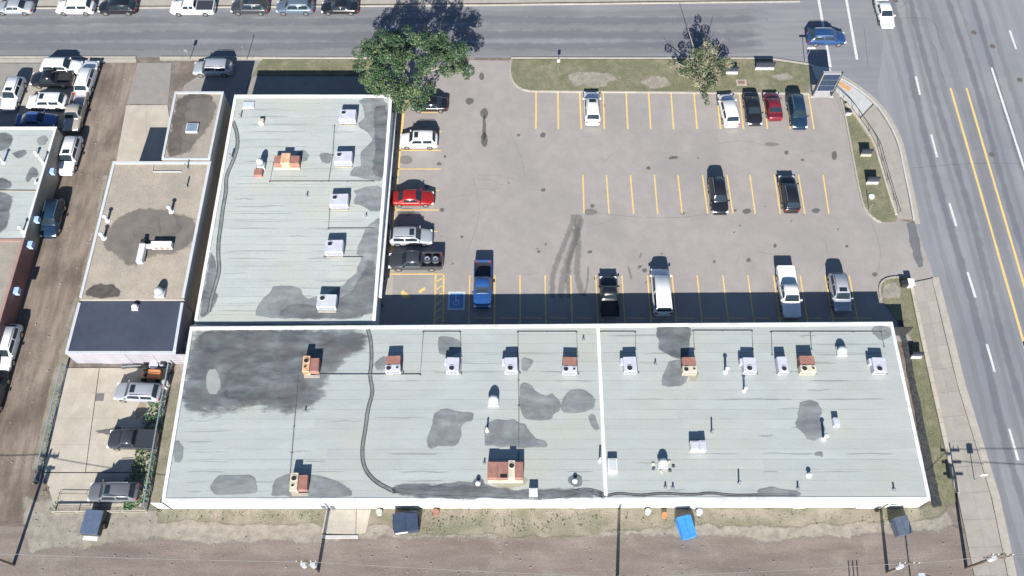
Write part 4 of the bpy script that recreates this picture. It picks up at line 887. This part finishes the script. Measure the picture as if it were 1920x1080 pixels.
car(637, 12, 180, 'sedan', 'black', 'black sedan at the far kerb nearest the big tree', group=NK)
LG = 'vehicles parked left of the dirt alley'
car(115, 125, 0, 'suv', 'white', 'white car parked nose east, closest to the street in the left row', group=LG, rails=False, L=5.0)
car(97, 148, 180, 'pickup', 'black', 'black pickup squeezed between two white cars in the left row', group=LG, L=5.0)
car(88, 190, 180, 'suv', 'white', 'white car with a small black sunroof, just above the blue car', sunroof=True, group=LG, rails=False)
car(67, 224, 0, 'sedan', 'palblue', 'blue car in the shade of the pale roofed corner building', group=LG)
car(24, 174, 268, 'suv', 'white', 'white car parked nose south at the left edge, beside the black pickup', sunroof=True, group=LG)
car(163, 145, 88, 'suv', 'white', 'long white car nose north at the mouth of the dirt alley', group=LG, L=5.3)
car(142, 210, 270, 'pickup', 'tan', 'tan pickup with a grey bed behind the long white car', bedm=mat('bed_grey', (.30, .31, .34), rough=.6), group=LG, L=5.6)
car(131, 290, 269, 'suv', 'white', 'white car with a black sunroof beside the corner building wall', sunroof=True, group=LG, L=5.2)
car(98, 408, 271, 'suv', 'navy', 'dark car half in the shade of the corner building wall', group=LG, L=4.9)
car(13, 651, 269, 'suv', 'white', 'white car in the alley cut by the left edge of the photo', group=LG, L=5.2)
car(-12, 738, 270, 'sedan', 'black', 'black car barely in frame at the left edge, south of the white one', group=LG)
car(399, 127, 180, 'suv', 'silver', 'silver car parked in front of the small building by the north road', group='parked vehicles')
YG = 'cars parked in the fenced concrete yard'
car(259, 735, 177, 'suv', 'silver', 'silver car with a black sunroof next to the orange machine in the yard', sunroof=True, group=YG, L=4.7)
car(248, 824, 179, 'pickup', 'charcoal', 'dark covered pickup in the middle of the yard', bed='cover', bedm=PAINT['charcoal'], group=YG, L=4.7)
car(213, 922, 180, 'suv', 'grey', 'grey car with a black sunroof at the south end of the yard', sunroof=True, group=YG, L=4.8)
PG = 'vehicles in the car park'
car(806, 194, 180, 'sedan', 'black', 'black car half hidden under the big tree', group=PG, L=4.3)
car(785, 262, 180, 'suv', 'white', 'white car with a sunroof below the big tree, in the west column of bays', sunroof=True, group=PG, L=4.4)
car(773, 370, 0, 'sedan', 'red', 'bright red car in the west column of bays', group=PG, L=4.9)
car(770, 443, 0, 'suv', 'silver', 'silver car with a black sunroof beside the black pickup', sunroof=True, group=PG, L=4.8)
pk = car(779, 489, 180, 'pickup', 'charcoal', 'black pickup carrying two round drums in its bed', group=PG, L=5.9)
car(1110, 201, 90, 'suv', 'white', 'white car with a sunroof, alone at the west end of the north row', sunroof=True, group=PG, L=4.7)
car(1366, 205, 95, 'suv', 'white', 'white car parked slightly askew beside the thin tree', group=PG, L=4.7, rails=False)
car(1412, 202, 270, 'sedan', 'black', 'black sedan between the askew white car and the maroon car', group=PG, L=4.7)
car(1450, 197, 91, 'sedan', 'maroon', 'maroon car in the north row', group=PG, L=4.1)
car(1495, 208, 270, 'suv', 'navy', 'dark blue car with roof rails, last in the north row by the sign', group=PG, L=4.9)
car(1347, 365, 270, 'suv', 'black', 'black car in the middle row, the western of two', group=PG, L=4.8)
car(1480, 362, 90, 'suv', 'black', 'black car with roof rails in the middle row, the eastern of two', group=PG, L=4.8)
car(905, 533, 270, 'pickup', 'blue', 'bright blue pickup parked nose in by the accessible bay', group=PG, L=5.6)
car(1142, 555, 90, 'pickup', 'black', 'black pickup half in the building shade, just west of the white van', group=PG, L=4.7)
car(1240, 546, 90, 'van', 'white', 'large white van half in the building shade', group=PG, L=5.5)
car(1479, 547, 270, 'pickup', 'white', 'white pickup parked nose in at the building shade', bed='cover', bedm=PAINT['white'], group=PG, L=6.0)
car(1575, 547, 270, 'suv', 'silver', 'silver car with a black sunroof, easternmost in the south row', sunroof=True, group=PG, L=4.5)
RG = 'cars driving on the roads'
car(1659, 22, 271, 'sedan', 'white', 'white sedan driving south on the main road, cut by the top edge', group=RG)
car(1550, 70, 0, 'suv', 'midblue', 'blue car waiting on the crosswalk at the junction', group=RG)
# two drums lying in the black pickup bed
for dx, l in ((-1.3, 'round drum in the black pickup bed, the one nearer the cab'), (-2.2, 'round drum in the black pickup bed, the one nearer the tailgate')):
    t = empty('drum', pk.location + Vector((-dx, 0, .66)), 0, l, 'drum', 'drums in the pickup bed')
    MB().cyl((0, 0), .36, 0, .42, 18).build('shell', GALV, t); MB().ring((0, 0), .38, .31, .42, .48).build('rim', CHROME, t); MB().cyl((0, 0), .12, .421, .46, 12).build('hub', BLACKM, t)
    if dx == -1.3: pass

# ------------------------------------------------------------ trees
def limb(mb, a, b, r0, r1, bend=.3, n=5, seg=8):
    a, b = Vector(a), Vector(b); o = Vector((random.uniform(-1, 1), random.uniform(-1, 1), random.uniform(-.3, .6))) * bend
    mb.tube([a.lerp(b, i / n) + o * math.sin(math.pi * i / n) for i in range(n + 1)], r0, seg, r1)
def crown(centers, n_each, size, spread=1.0):
    mb = MB()
    for (c_, r_) in centers:
        c_ = Vector(c_)
        for _ in range(int(n_each * r_ * r_)):
            d = Vector((random.gauss(0, 1), random.gauss(0, 1), random.gauss(0, 1))).normalized(); rr = r_ * random.uniform(.45, 1.0) ** .5
            q = c_ + Vector((d.x * rr, d.y * rr, d.z * rr * .7)); s = size * random.uniform(.6, 1.4)
            u = Vector((random.gauss(0, 1), random.gauss(0, 1), random.gauss(0, .5))).normalized(); v = (d * .7 + Vector((random.gauss(0, .5), random.gauss(0, .5), 1))).cross(u).normalized()
            mb.add([q - u * s, q - v * s * .6, q + u * s, q + v * s * .6], [[0, 1, 2, 3]])
    return mb
base = P(764, 190); t = empty('broadleaf_tree', base, 0, 'big leafy green tree hanging over the corner of the side building', 'tree')
tr = MB(); tr.smooth = True; limb(tr, (0, 0, -.05), (-.1, .1, 2.2), .34, .26, .1)
limb(tr, (-.1, .1, 2.1), (-2.6, -.6, 4.3), .2, .08); limb(tr, (-.1, .1, 2.0), (2.5, .5, 4.6), .22, .08); limb(tr, (-.1, .1, 2.2), (.3, 2.4, 5.6), .22, .07); limb(tr, (0, 0, 2.1), (-1.4, -2.2, 4.2), .16, .06)
limb(tr, (2.3, .4, 4.5), (5.2, 1.2, 5.0), .1, .03); limb(tr, (-2.4, -.5, 4.2), (-4.6, 1.2, 5.2), .1, .03); limb(tr, (.3, 2.2, 5.4), (1.6, 4.2, 6.4), .08, .03); limb(tr, (-.1, 1, 4), (-3, 3, 6.2), .12, .03)
tr.build('trunk', BARK, t); cs = []
random.seed(21)
for _ in range(165):
    a = random.uniform(0, 2 * math.pi); q = random.random() ** .5; x = 6.8 * q * math.cos(a) + 1.3; y = 5.2 * q * math.sin(a) + .9
    zt_ = 5.2 + 3.6 * (1 - q * q) ** .5
    if y < -1.0 and x > 3.3: continue
    z = random.uniform(max(3.4, zt_ - 3.2), zt_); cs.append(((x, y, z), random.uniform(.45, .95)))
for x, y, z in ((-1.6, -3.2, 3.8), (-.2, -3.6, 3.4), (1.2, -3.3, 3.5), (.6, -2.6, 4.4), (2.4, -2.5, 3.8), (-2.7, -2.2, 4.2), (5.5, 1.6, 6.2), (6.4, 2.4, 5.6), (-4.2, 3.2, 6.5), (-2.6, 4.4, 6.8), (-3.6, -1.6, 4.4), (-3.0, -2.6, 4.0), (-4.4, -.6, 4.8), (-2.2, -3.0, 3.7), (3.2, -1.8, 4.4), (-5.0, 1.0, 5.4), (-5.2, 2.2, 6.2), (4.6, 3.6, 7.2), (6.8, 1.2, 5.2)): cs.append(((x, y, z), .85))
crown(cs, 290, .11).build('crown', LEAF, t)
base = P(1312, 166); base.z = .1; t = empty('thin_tree', base, 0, 'thin half bare tree with dusty leaves on the grass strip', 'tree')
random.seed(33); tr = MB(); tr.smooth = True; limb(tr, (0, 0, -.05), (0, .1, 1.8), .2, .15, .1); cs = []
for (x, y, z) in ((-3.9, 1.6, 3.2), (-2.6, .6, 2.4), (2.6, .8, 2.6), (1.6, 2.2, 3.6), (-.6, 2.6, 4.2), (.3, -1.8, 2.4), (1.4, -1.2, 2.6), (-1.4, -1.1, 2.6), (3.4, 1.8, 2.4), (0, .6, 4.4)):
    limb(tr, (0, .1, random.uniform(1.0, 1.8)), (x, y, z), .085, .03, .25)
    for k in range(3): limb(tr, (x * .7, y * .7, z * .75), (x * random.uniform(.9, 1.2) + random.uniform(-.5, .5), y + random.uniform(-.5, .6), z + random.uniform(-.1, .5)), .035, .012, .1, 3, 5)
    for k in range(3):
        f = random.uniform(.5, 1.0); cs.append(((x * f + random.uniform(-.5, .5), y * f + random.uniform(-.4, .4), z * (.6 + .4 * f) + random.uniform(-.2, .3)), random.uniform(.4, .8)))
limb(tr, (-.2, .6, 2), (-2.1, 4.6, 5.6), .07, .03, .2); limb(tr, (.2, .6, 2), (2.2, 3.6, 4.9), .06, .02, .2); limb(tr, (.1, .2, 1.6), (.2, -3.6, 1.5), .06, .02, .3)
tr.build('trunk', BARK, t)
for x, y, z, r_ in ((.1, -2.6, 1.6, .5), (.3, -3.4, 1.4, .38), (-.2, -2.0, 1.9, .5), (0, 2.0, 4.4, .8), (1.0, 2.2, 4.2, .7), (-1.2, 2.0, 4.0, .7), (.1, 2.6, 5.1, .5), (-2.0, 1.2, 3.2, .6), (2.2, 1.4, 3.3, .6), (0, 1.6, 3.4, .7), (.7, 1.2, 3.8, .7), (-.7, 1.4, 3.2, .7), (-.3, .4, 3.0, .7)): cs.append(((x, y, z), r_))
crown(cs, 330, .11).build('crown', LEAF2, t)
# grass blades and weeds
def tufts(name, areas, n, m, h=.12, parent=None, seed=1, zb=.11):
    random.seed(seed); mb = MB()
    for (a, b, c_, d) in areas:
        for _ in range(n):
            u, v = random.random(), random.random(); px = (a[0] * (1 - u) + b[0] * u) * (1 - v) + (d[0] * (1 - u) + c_[0] * u) * v; py = (a[1] * (1 - u) + b[1] * u) * (1 - v) + (d[1] * (1 - u) + c_[1] * u) * v
            p = P(px, py, zb); k = random.uniform(0, 6.3); s = h * random.uniform(.5, 1.5); dx, dy = math.cos(k) * s * .6, math.sin(k) * s * .6
            mb.add([(p.x - dx, p.y - dy, zb - .01), (p.x + dx, p.y + dy, zb - .01), (p.x + dx * .6 + random.uniform(-s, s) * .4, p.y + dy * .6 + random.uniform(-s, s) * .4, zb + s)], [[0, 1, 2]])
    o = mb.build(name, m); o['kind'] = 'stuff'; return o
GT = leafmat('grass_blade', (.150, .150, .090), (.22, .20, .13), (.28, .245, .17))
tufts('grass', [((962, 116), (1515, 118), (1512, 172), (975, 168))], 6000, GT, .06, seed=3); tufts('grass', [((1584, 200), (1612, 235), (1672, 400), (1622, 385))], 1500, GT, .05, seed=4)
tufts('grass', [((1662, 530), (1704, 530), (1785, 930), (1760, 930))], 1600, GT, .05, seed=5); tufts('grass', [((495, 116), (690, 116), (690, 140), (480, 140))], 1500, GT, .06, seed=6)
def weedpatch(pts, m=WEED, seed=2, zb=0, size=.13, dens=60):
    random.seed(seed); cs = []
    for x, y, r_ in pts: p = P(x, y, zb); cs.append(((p.x, p.y, zb + .12), r_))
    mb = crown(cs, dens, size); mb.v = [(x, y, max(z, zb + .01)) for x, y, z in mb.v]; o = mb.build('weeds', m); o['kind'] = 'stuff'
random.seed(9)
weedpatch([(294 - k * 2.6 + random.uniform(-5, 4), 738 + k * 11 + random.uniform(-6, 6), random.uniform(.45, .9)) for k in range(20)] + [(305 - k * 2.1 + random.uniform(-2, 6), 735 + k * 13, random.uniform(.25, .5)) for k in range(16)] + [(250, 942, .7), (262, 930, .8), (240, 948, .5)], seed=5, dens=170)
weedpatch([(x + random.uniform(-6, 6), 966 + random.uniform(-4, 6), random.uniform(.2, .5)) for x in range(310, 600, 14)] + [(x, random.uniform(962, 998), random.uniform(.25, .55)) for x in range(790, 1130, 9)] + [(x, random.uniform(965, 985), random.uniform(.15, .4)) for x in range(1180, 1740, 22)], m=leafmat('verge_weed', (.10, .125, .06), (.15, .155, .09), (.25, .22, .14)), seed=6, dens=50, size=.09)
weedpatch([(118 - k * 3.1, 700 + k * 14, random.uniform(.2, .4)) for k in range(14)] + [(196 - k * 4.6, 390 + k * 18, random.uniform(.15, .35)) for k in range(16)] + [(108, 948, .4), (100, 958, .4), (88, 925, .45)], seed=7, size=.09)
# loose stones and litter on the dirt
random.seed(12); mb = MB()
for _ in range(420):
    if random.random() < .7: p = P(random.uniform(60, 1800), random.uniform(960, 1085))
    else: u = random.random(); y = 130 + u * 800; p = P(245 - u * 190 + random.uniform(-70, 10), y)
    s = random.choice((.03, .03, .04, .05, .07)); mb.box(p.x - s, p.y - s * .7, -.02, p.x + s, p.y + s * .7, s * .7)
o = mb.build('loose_stones', mat('stone', (.36, .33, .29), (.22, .2, .17), .7, .9)); o['kind'] = 'stuff'

# ------------------------------------------------------------ poles, cables, signs
PGp = 'utility poles along the back track'
def pole(px, py, h, label, arms=1, trans=0, lean=0.0):
    b = P(px, py); t = empty('utility_pole', b, 0, label, 'utility pole', PGp)
    MB().tube([(0, 0, -.1), (0, 0, h)], .17, 12, .12).build('post', WOOD, t)
    for k in range(arms): MB().box(-.95, -.07, h - .45 - k * .7, .95, .07, h - .33 - k * .7).build('crossarm', WOOD, t)
    for x in (-.85, -.4, .4, .85): MB().cyl((x, 0), .05, h - .33, h - .15, 8).build('insulator', CAP, t)
    for k in range(trans): MB().cyl(((-.42, .42)[k % 2], -.1), .24, h - 1.9, h - 1.0, 14).build('transformer', ACG, t)
    return b + Vector((0, 0, h))
tops = [pole(25, 1060, 6.6, 'utility pole with transformers at the bottom left corner', 2, 2), pole(596, 1072, 5.6, 'utility pole with two transformers south of the loading pad', 1, 2),
        pole(1157, 1100, 5.8, 'plain utility pole at the bottom middle edge', 1), pole(1664, 1074, 5.4, 'utility pole south of the east end of the long building', 1, 1), pole(1812, 1066, 7.2, 'tall utility pole with several crossarms beside the pavement', 3, 1)]
CABLE = mat('cable', (.20, .19, .18), rough=.6); CG = 'overhead cables'
def cable(a, b, r, label, sag=.5):
    pts = [a.lerp(b, i / 12) - Vector((0, 0, sag * math.sin(math.pi * i / 12))) for i in range(13)]; o = a.copy()
    mb = MB(); mb.tube([p - o for p in pts], r, 5); tag(mb.build('overhead_cable', CABLE, loc=o), label, 'cable', CG)
for i in range(4): 
    for k, dy in enumerate((-.5,)):
        cable(tops[i] + Vector((.4, 0, dy)), tops[i + 1] + Vector((-.4, 0, dy)), .026, 'overhead cable at the bottom edge, %s' % ('from the corner pole to the loading pad', 'from the loading pad to the middle pole', 'from the middle pole to the east end pole', 'from the east end pole to the tall pole')[i])
cable(tops[4] + Vector((0, 0, -.3)), P(2300, 1005, 7), .025, 'upper thin cable crossing the main road from the tall pole'); cable(tops[4] + Vector((0, 0, -1.0)), P(2300, 1040, 6.5), .025, 'lower thin cable crossing the main road from the tall pole')
cable(tops[0] + Vector((0, 0, -.3)), P(-400, 1020, 7), .03, 'cable leaving the frame at the bottom left')
def signpost(px, py, h, label, w_=.5, hh=.5, m=CAP, z=0.0, rz=0, name='road_sign'):
    b = P(px, py, z); t = empty(name, b, R(rz), label, 'sign', 'small signs on posts')
    MB().tube([(0, 0, -.02), (0, 0, h)], .04, 8).build('post', GALV, t); MB().box(-w_ / 2, -.06, h - hh, w_ / 2, -.042, h).build('plate', m, t)
signpost(1046, 131, 1.9, 'small sign on a post in the grass strip left of the thin tree', .35, .45, CAP, .11); signpost(1509, 116, 2.6, 'thin street sign post by the kerb left of the large junction sign', .8, .22, CAP, .11)
signpost(356, 112, 1.9, 'small sign post by the kerb north of the small building', .4, .5, GALV, .04); signpost(463, 112, 2.4, 'thin bare post by the kerb near the side building', .12, .2, GALV, .04); signpost(1827, 900, 2.2, 'round headed sign post standing on the pavement beside the main road', .6, .6, CAP, .12)
signpost(1629, 394, 1.6, 'short thin post in the south end of the east grass strip', .1, .15, BLACKM, .11)
# lamp post at bottom right
b = P(1709, 1100); t = empty('street_lamp', b, 0, 'dark bent street lamp beside the back track at the bottom right', 'street lamp')
MB().tube([(0, 0, 0), (0, 0, 2.6), (0, 0, 5)], .07, 8, .05).build('post', BLACKM, t); MB().tube([(0, 0, 5), (-.5, .1, 5.3), (-1.0, .2, 5.3)], .05, 8).build('arm', BLACKM, t); MB().box(-1.5, 0, 5.22, -.9, .35, 5.36, .03).build('lamp_head', ACG, t)
for k, x in enumerate((1595, 1603, 1611)):
    b = P(x, 1105); t = empty('bollard', b, 0, ('left', 'middle', 'right')[k] + ' one of three thin posts at the bottom edge near the east end pole', 'post', 'thin posts at the bottom edge'); MB().cyl((0, 0), .055, 0, 1.5, 8).build('tube', BLACKM, t); MB().dome((0, 0), .055, 1.5, .04, 8, 2).build('cap', BLACKM, t)
# large sign with shade-dark front at the junction
b = P(1540, 180); t = empty('pylon_sign', b, 0, 'large sign cabinet with shade-dark front on two steel legs at the road junction', 'sign')
for x in (-1.15, 1.15): MB().box(x - .09, -.1, 0, x + .09, .1, 4.3).build('leg', BLACKM, t); MB().box(x - .22, -.25, 0, x + .22, .25, .14).build('footing', CONCW, t)
cab = MB().box(-1.05, -.22, 1.15, 1.05, .22, 4.25, .02).build('cabinet', mat('white_cabinet', (.30, .30, .31), rough=.5), t)
for k in range(3): MB().box(-.98, -.24, 1.25 + k * .98, .98, -.222, 2.18 + k * .98).build('shade_dark_face', mat('sign_shade_tone', (.016, .028, .055), (.024, .04, .075), 2, .45), cab)  # dark front faces stand in for the sign's cast shadow
sheet('sign_pad', PP([(1519, 172), (1558, 172), (1560, 184), (1521, 184)]), .122, CONCW)
def lowsign(px, py, w_, h, label, m=CAP, z=.11, rz=0):
    b = P(px, py, z); t = empty('low_sign', b, R(rz), label, 'sign', 'low sign panels on the grass strips')
    MB().box(-w_ / 2, -.09, .18, w_ / 2, .09, h, .02).build('shade_panel', mat('shadow_navy', (.03, .035, .05), rough=.5), t)  # navy of panel and top rail paints the shadow behind the sign
    MB().box(-w_ / 2 - .03, -.12, h + .001, w_ / 2 + .03, .12, h + .05).build('shade_top_rail', MATS['shadow_navy'], t); MB().box(-w_ / 2, -.26, 0, w_ / 2, -.095, .30, .02).build('base', m, t)
    for x in (-w_ / 2 + .15, w_ / 2 - .15): MB().box(x - .05, -.05, 0, x + .05, .05, .18).build('leg', BLACKM, t)
lowsign(1433, 128, 2.3, 1.0, 'wide low sign panel on the grass strip near the large junction sign'); lowsign(1371, 136, 1.5, .9, 'low white based panel between the thin tree and a round drain cover')
lowsign(1622, 290, 1.25, .95, 'low panel in the east grass strip, the northern of two alike', YARD); lowsign(1634, 342, 1.35, .95, 'low panel in the east grass strip, the southern of two alike', CAP); lowsign(1716, 668, 1.1, .85, 'low panel in the grass strip beside the east wall of the long building', CAP)
lowsign(1590, 213, .6, .45, 'small box panel at the pointed north end of the east grass strip')
p = P(1390, 155, .11); t = empty('drain_cover', p, 0, 'rectangular cream framed brown drain cover in the grass strip', 'drain cover'); MB().box(-.62, -.45, 0, .62, .45, .04).build('frame', YARD, t); MB().box(-.42, -.27, .041, .42, .27, .06).build('grate', mat('brown_grate', (.20, .12, .10), (.26, .17, .14), 9, .8), t)
p = P(1634, 369, .11); tag(MB().cyl((0, 0), .34, 0, .12, 14).build('white_boulder', CAP, loc=p), 'flat white round cover in the south of the east grass strip', 'cover')
t = empty('utility_cabinet', P(1703, 534, .11), 0, 'small white utility cabinet at the corner of the driveway', 'cabinet'); MB().box(-.25, -.4, 0, .35, .35, .7, .03).build('housing', CAP, t); MB().box(-.9, -.35, 0, -.28, .3, .55, .03).build('door', BLACKM, t); MB().box(-.3, -.46, .7, .4, .4, .74).build('lid', CAP, t)
# low retaining walls beside the pavement
def lowwall(path, h, wd, label, m):
    path = [Vector((p.x, p.y, 0)) for p in path]; o = path[0].copy(); t = empty('low_wall', o, 0, label, 'wall'); loc = [p - o for p in path]
    kerb(loc, wd, h, m, t, 0.0, 'wall_block', 1.6, .015)
    for i in range(len(loc) - 1): 
        pass
    return t
WM = mat('pale_wall_stone', (.44, .395, .32), (.37, .33, .27), 1.5, .9, rnd=.06)
lowwall(PP([(1708, 541), (1722, 610), (1746, 720), (1768, 820), (1793, 925)]), .38, .42, 'long low pale wall between the pavement and the grass beside the long building', WM)
lowwall(chaikin(PP([(1585, 196), (1610, 226), (1638, 270), (1648, 305), (1664, 360), (1679, 404)]), 1, False), .3, .26, 'curved low wall on the east edge of the east grass strip', WM)
# handrail along the curve
path = chaikin(PP([(1558, 166), (1578, 182), (1600, 205), (1618, 232), (1646, 272), (1654, 305), (1670, 360), (1684, 404)]), 2, False); o = path[0].copy(); t = empty('handrail', o, 0, 'dark curved handrail along the pavement by the junction', 'railing')
for z, r_ in ((.75, .04),): MB().tube([p - o + Vector((0, 0, z + .11)) for p in path], r_, 6).build('rail', BLACKM, t)
for i in range(0, len(path), 3): MB().cyl(path[i] - o, .025, .1, .86, 6).build('post', BLACKM, t)
# fences of the yard
def fence(pts, h, label, m=GALV, step=2.4, rails=(1.0, .06), r_=.035, mesh=True):
    pts = PP(pts); o = pts[0].copy(); t = empty('wire_fence', o, 0, label, 'fence', 'yard fences')
    for i in range(len(pts) - 1):
        a, b = pts[i] - o, pts[i + 1] - o; k = max(1, round((b - a).length / step))
        for z in rails: MB().tube([a + Vector((0, 0, z * h)), b + Vector((0, 0, z * h))], r_ if z == 1.0 else r_ * .6, 6).build('rail', m, t)
        for j in range(k + (i == len(pts) - 2)): p = a.lerp(b, j / k); MB().cyl(p, .045, 0, h + .08, 8).build('post', m, t)
        if mesh:
            w_ = MB(); nn = int((b - a).length / .22)
            for j in range(nn):
                p = a.lerp(b, j / nn); q = a.lerp(b, (j + 1) / nn); w_.tube([p + Vector((0, 0, .05)), q + Vector((0, 0, h))], .004, 3); w_.tube([q + Vector((0, 0, .05)), p + Vector((0, 0, h))], .004, 3)
            w_.build('wire_mesh', m, t)['kind'] = 'stuff'
    return t
FM = mat('blue_grey_metal', (.30, .37, .42), rough=.5, metal=.3)
fence([(124, 688), (100, 790), (74, 905)], 1.1, 'wire fence on the alley side of the concrete yard', FM, r_=.07); fence([(322, 690), (300, 810), (276, 955)], 1.1, 'wire fence between the yard and the grassy passage', FM, r_=.07)
fence([(103, 962), (190, 961), (276, 960)], .6, 'pale fence along the south end of the yard', YARD, r_=.045)
t = empty('metal_rack', P(112, 940), 0, 'low dark frame lying in the south west corner of the yard', 'frame'); o = P(112, 940)
MB().tube([P(x, y, .3) - o for x, y in ((112, 925), (163, 926), (170, 948), (106, 948), (112, 925))], .022, 6).build('bars', BLACKM, t)
for x, y in ((112, 925), (163, 926), (170, 948), (106, 948)): q = P(x, y) - o; MB().cyl(q, .02, 0, .3, 6).build('leg', BLACKM, t)

# ------------------------------------------------------------ yard clutter, trailer, bins
b = P(287, 706); t = empty('ride_on_machine', b, R(178), 'small orange ride-on machine by the silver car in the yard', 'machine'); OR = mat('orange_paint', (.62, .20, .07), (.55, .25, .12), 3, .4, coords='OBJ')
MB().box(-1.0, -.5, .35, .35, .5, .85, .1).build('hood', OR, t); MB().box(.36, -.42, .3, 1.15, .42, .5, .05).build('deck', mat('tan_metal', (.55, .36, .2), rough=.6), t); MB().box(.4, -.3, .5, .62, .3, .95, .04).build('seat', BLACKM, t)
MB().tube([(.2, 0, .85), (.3, 0, 1.1)], .03, 6).build('steering_column', BLACKM, t)
for x in (-.7, .75):
    for y in (-.5, .5): link('wheel', mc(('sedan', 'wheel'), car_meshes('sedan')['_wheel'], TYRE), t, (x, y, .27), (0, 0, 0), (.8, 1, .8))
def drum(px, py, r_, h, label, m=CONCW, z=.03):
    b = P(px, py, z); t = empty('barrel', b, 0, label, 'barrel', 'drums and barrels standing about'); MB().cyl((0, 0), r_, 0, h, 18).build('shell', m, t); MB().ring((0, 0), r_ + .02, r_ - .03, h, h + .04).build('rim', m, t); MB().cyl((0, 0), r_ - .04, h + .001, h + .02, 16).build('lid', m, t)
drum(313, 724, .38, .8, 'white barrel at the rear corner of the silver car in the yard'); drum(291, 688, .45, .5, 'pale round tub behind the orange machine', ACW); drum(306, 686, .22, .5, 'small pale pot beside the pale tub', ACW)
drum(712, 962, .28, .5, 'white barrel against the south wall between the loading pad and the dark blue bin', z=0); drum(1214, 961, .28, .5, 'white barrel against the south wall west of the bright blue bin', z=0); drum(1310, 962, .3, .5, 'pale barrel directly east of the bright blue bin', ACW, 0)
drum(1245, 967, .25, .4, 'orange tub against the south wall west of the bright blue bin', OR, 0); drum(818, 962, .3, .45, 'reddish pot in the weeds east of the dark blue bin', RUST, 0)
for k, (x, y) in enumerate(((317, 698), (314, 684), (283, 694))):
    b = P(x, y, .03); t = empty('tyre', b, 0, ('worn tyre lying beside the orange machine', 'worn tyre in the north east corner of the yard', 'worn tyre behind the orange machine')[k], 'tyre', 'tyres in the yard'); MB().ring((0, 0), .33, .19, 0, .2, 18).build('tread', TYRE, t); MB().ring((0, 0), .26, .17, .2, .23, 18).build('sidewall', TYRE, t)
for k in range(6):
    b = P(228, 684 + k * 1.4, .05 + .03 * (k % 3)); tag(MB().tube([(0, 0, 0), (1.6 + .2 * (k % 3), .05 * k, .01)], .05, 6).build('scrap_pipe', (GALV, BLACKM)[k % 2], loc=b), '%s scrap pipe in the pile, %s the annex wall' % (('bright', 'dark')[k % 2], ('closest to', 'second nearest', 'third from', 'fourth from', 'fifth from', 'farthest from')[k]), 'pipe', 'scrap pipes by the annex wall')
b = P(300, 690, .03)
for k in range(4): tag(MB().box(-.25, -.2, 0, .25, .2, .3 + .1 * k).build('scrap_box', (BLACKM, TAR, ACG, BLACKM)[k], loc=P(276 + k * 11, 679 + (k % 2) * 5, .03), rz=k), ('low black scrap box, westernmost of the heap by the annex wall', 'tar coloured scrap box, second from the west by the annex wall', 'pale grey scrap box in the heap by the annex wall', 'tall black scrap box, easternmost of the heap by the annex wall')[k], 'box', 'scrap boxes by the annex wall')
# utility trailer with a tarp
b = P(181, 985); t = empty('trailer', b, R(-4), 'small box trailer with a blue grey tarp, just outside the south end of the yard', 'trailer'); TP = mat('blue_grey_tarp', (.07, .10, .165), (.10, .13, .19), 2, .6, coords='OBJ')
MB().box(-.9, -1.1, .45, .9, 1.25, 1.15, .08).build('box', BLACKM, t); MB().box(-.86, -1.06, 1.152, .86, 1.2, 1.2, .03).build('tarp', TP, t); MB().box(-.7, -1.5, .4, .7, -1.12, .5).build('ramp', CAP, t)
for x in (-1.0, 1.0): link('wheel', mc(('sedan', 'wheel'), car_meshes('sedan')['_wheel'], TYRE), t, (x, 0, .33), (0, 0, R(90)))
MB().tube([(0, 1.25, .45), (0, 2.3, .45)], .05, 6).build('drawbar', BLACKM, t)
def bin_(px, py, w_, d_, h, rz, label, m, lid):
    b = P(px, py); t = empty('waste_bin', b, R(rz), label, 'waste bin', 'large waste bins behind the long building')
    MB().prism([(-w_ / 2, -d_ / 2), (w_ / 2, -d_ / 2), (w_ / 2, d_ / 2), (-w_ / 2, d_ / 2)], .12, h).build('tub', m, t)
    for k, (x0, x1) in enumerate(((-w_ / 2, -.01), (.01, w_ / 2))):
        mb = MB(); z0, z1 = h + .01, h + .22; mb.add([(x0, -d_ / 2 - .03, z0), (x1, -d_ / 2 - .03, z0), (x1, d_ / 2, z1), (x0, d_ / 2, z1), (x0, -d_ / 2 - .03, z0 + .05), (x1, -d_ / 2 - .03, z0 + .05), (x1, d_ / 2, z1 + .05), (x0, d_ / 2, z1 + .05)], [[3, 2, 1, 0], [4, 5, 6, 7], [0, 1, 5, 4], [1, 2, 6, 5], [2, 3, 7, 6], [3, 0, 4, 7]]); mb.build('lid', lid, t)
    for x in (-w_ / 2 - .06, w_ / 2 + .06): MB().box(x - .05, -.5, h * .55, x + .05, .5, h * .65).build('fork_pocket', m, t)
    for x in (-w_ / 2 + .15, w_ / 2 - .15):
        for y in (-d_ / 2 + .15, d_ / 2 - .15): MB().cyl((x, y), .09, 0, .12, 8).build('castor', TYRE, t)
    return t
NB = mat('navy_bin_paint', (.022, .035, .07), (.035, .05, .09), 2, .5, coords='OBJ'); BB = mat('bright_blue_paint', (.035, .20, .56), (.05, .25, .60), 2, .45, coords='OBJ'); GB = mat('slate_bin_paint', (.06, .08, .115), (.09, .11, .15), 2, .5, coords='OBJ')
t = bin_(763, 984, 2.3, 1.7, 1.25, 8, 'dark blue waste bin with a white board leaning on its front, behind the long building', NB, NB); MB().box(-1.05, -.95, .75, .1, -.9, 1.2).build('board', CAP, t)
bin_(1284, 992, 1.35, 2.0, 1.0, 14, 'bright blue waste bin standing askew behind the long building', BB, BB); bin_(1684, 990, 1.35, 1.6, 1.1, 12, 'slate grey waste bin behind the east end of the long building', GB, GB)
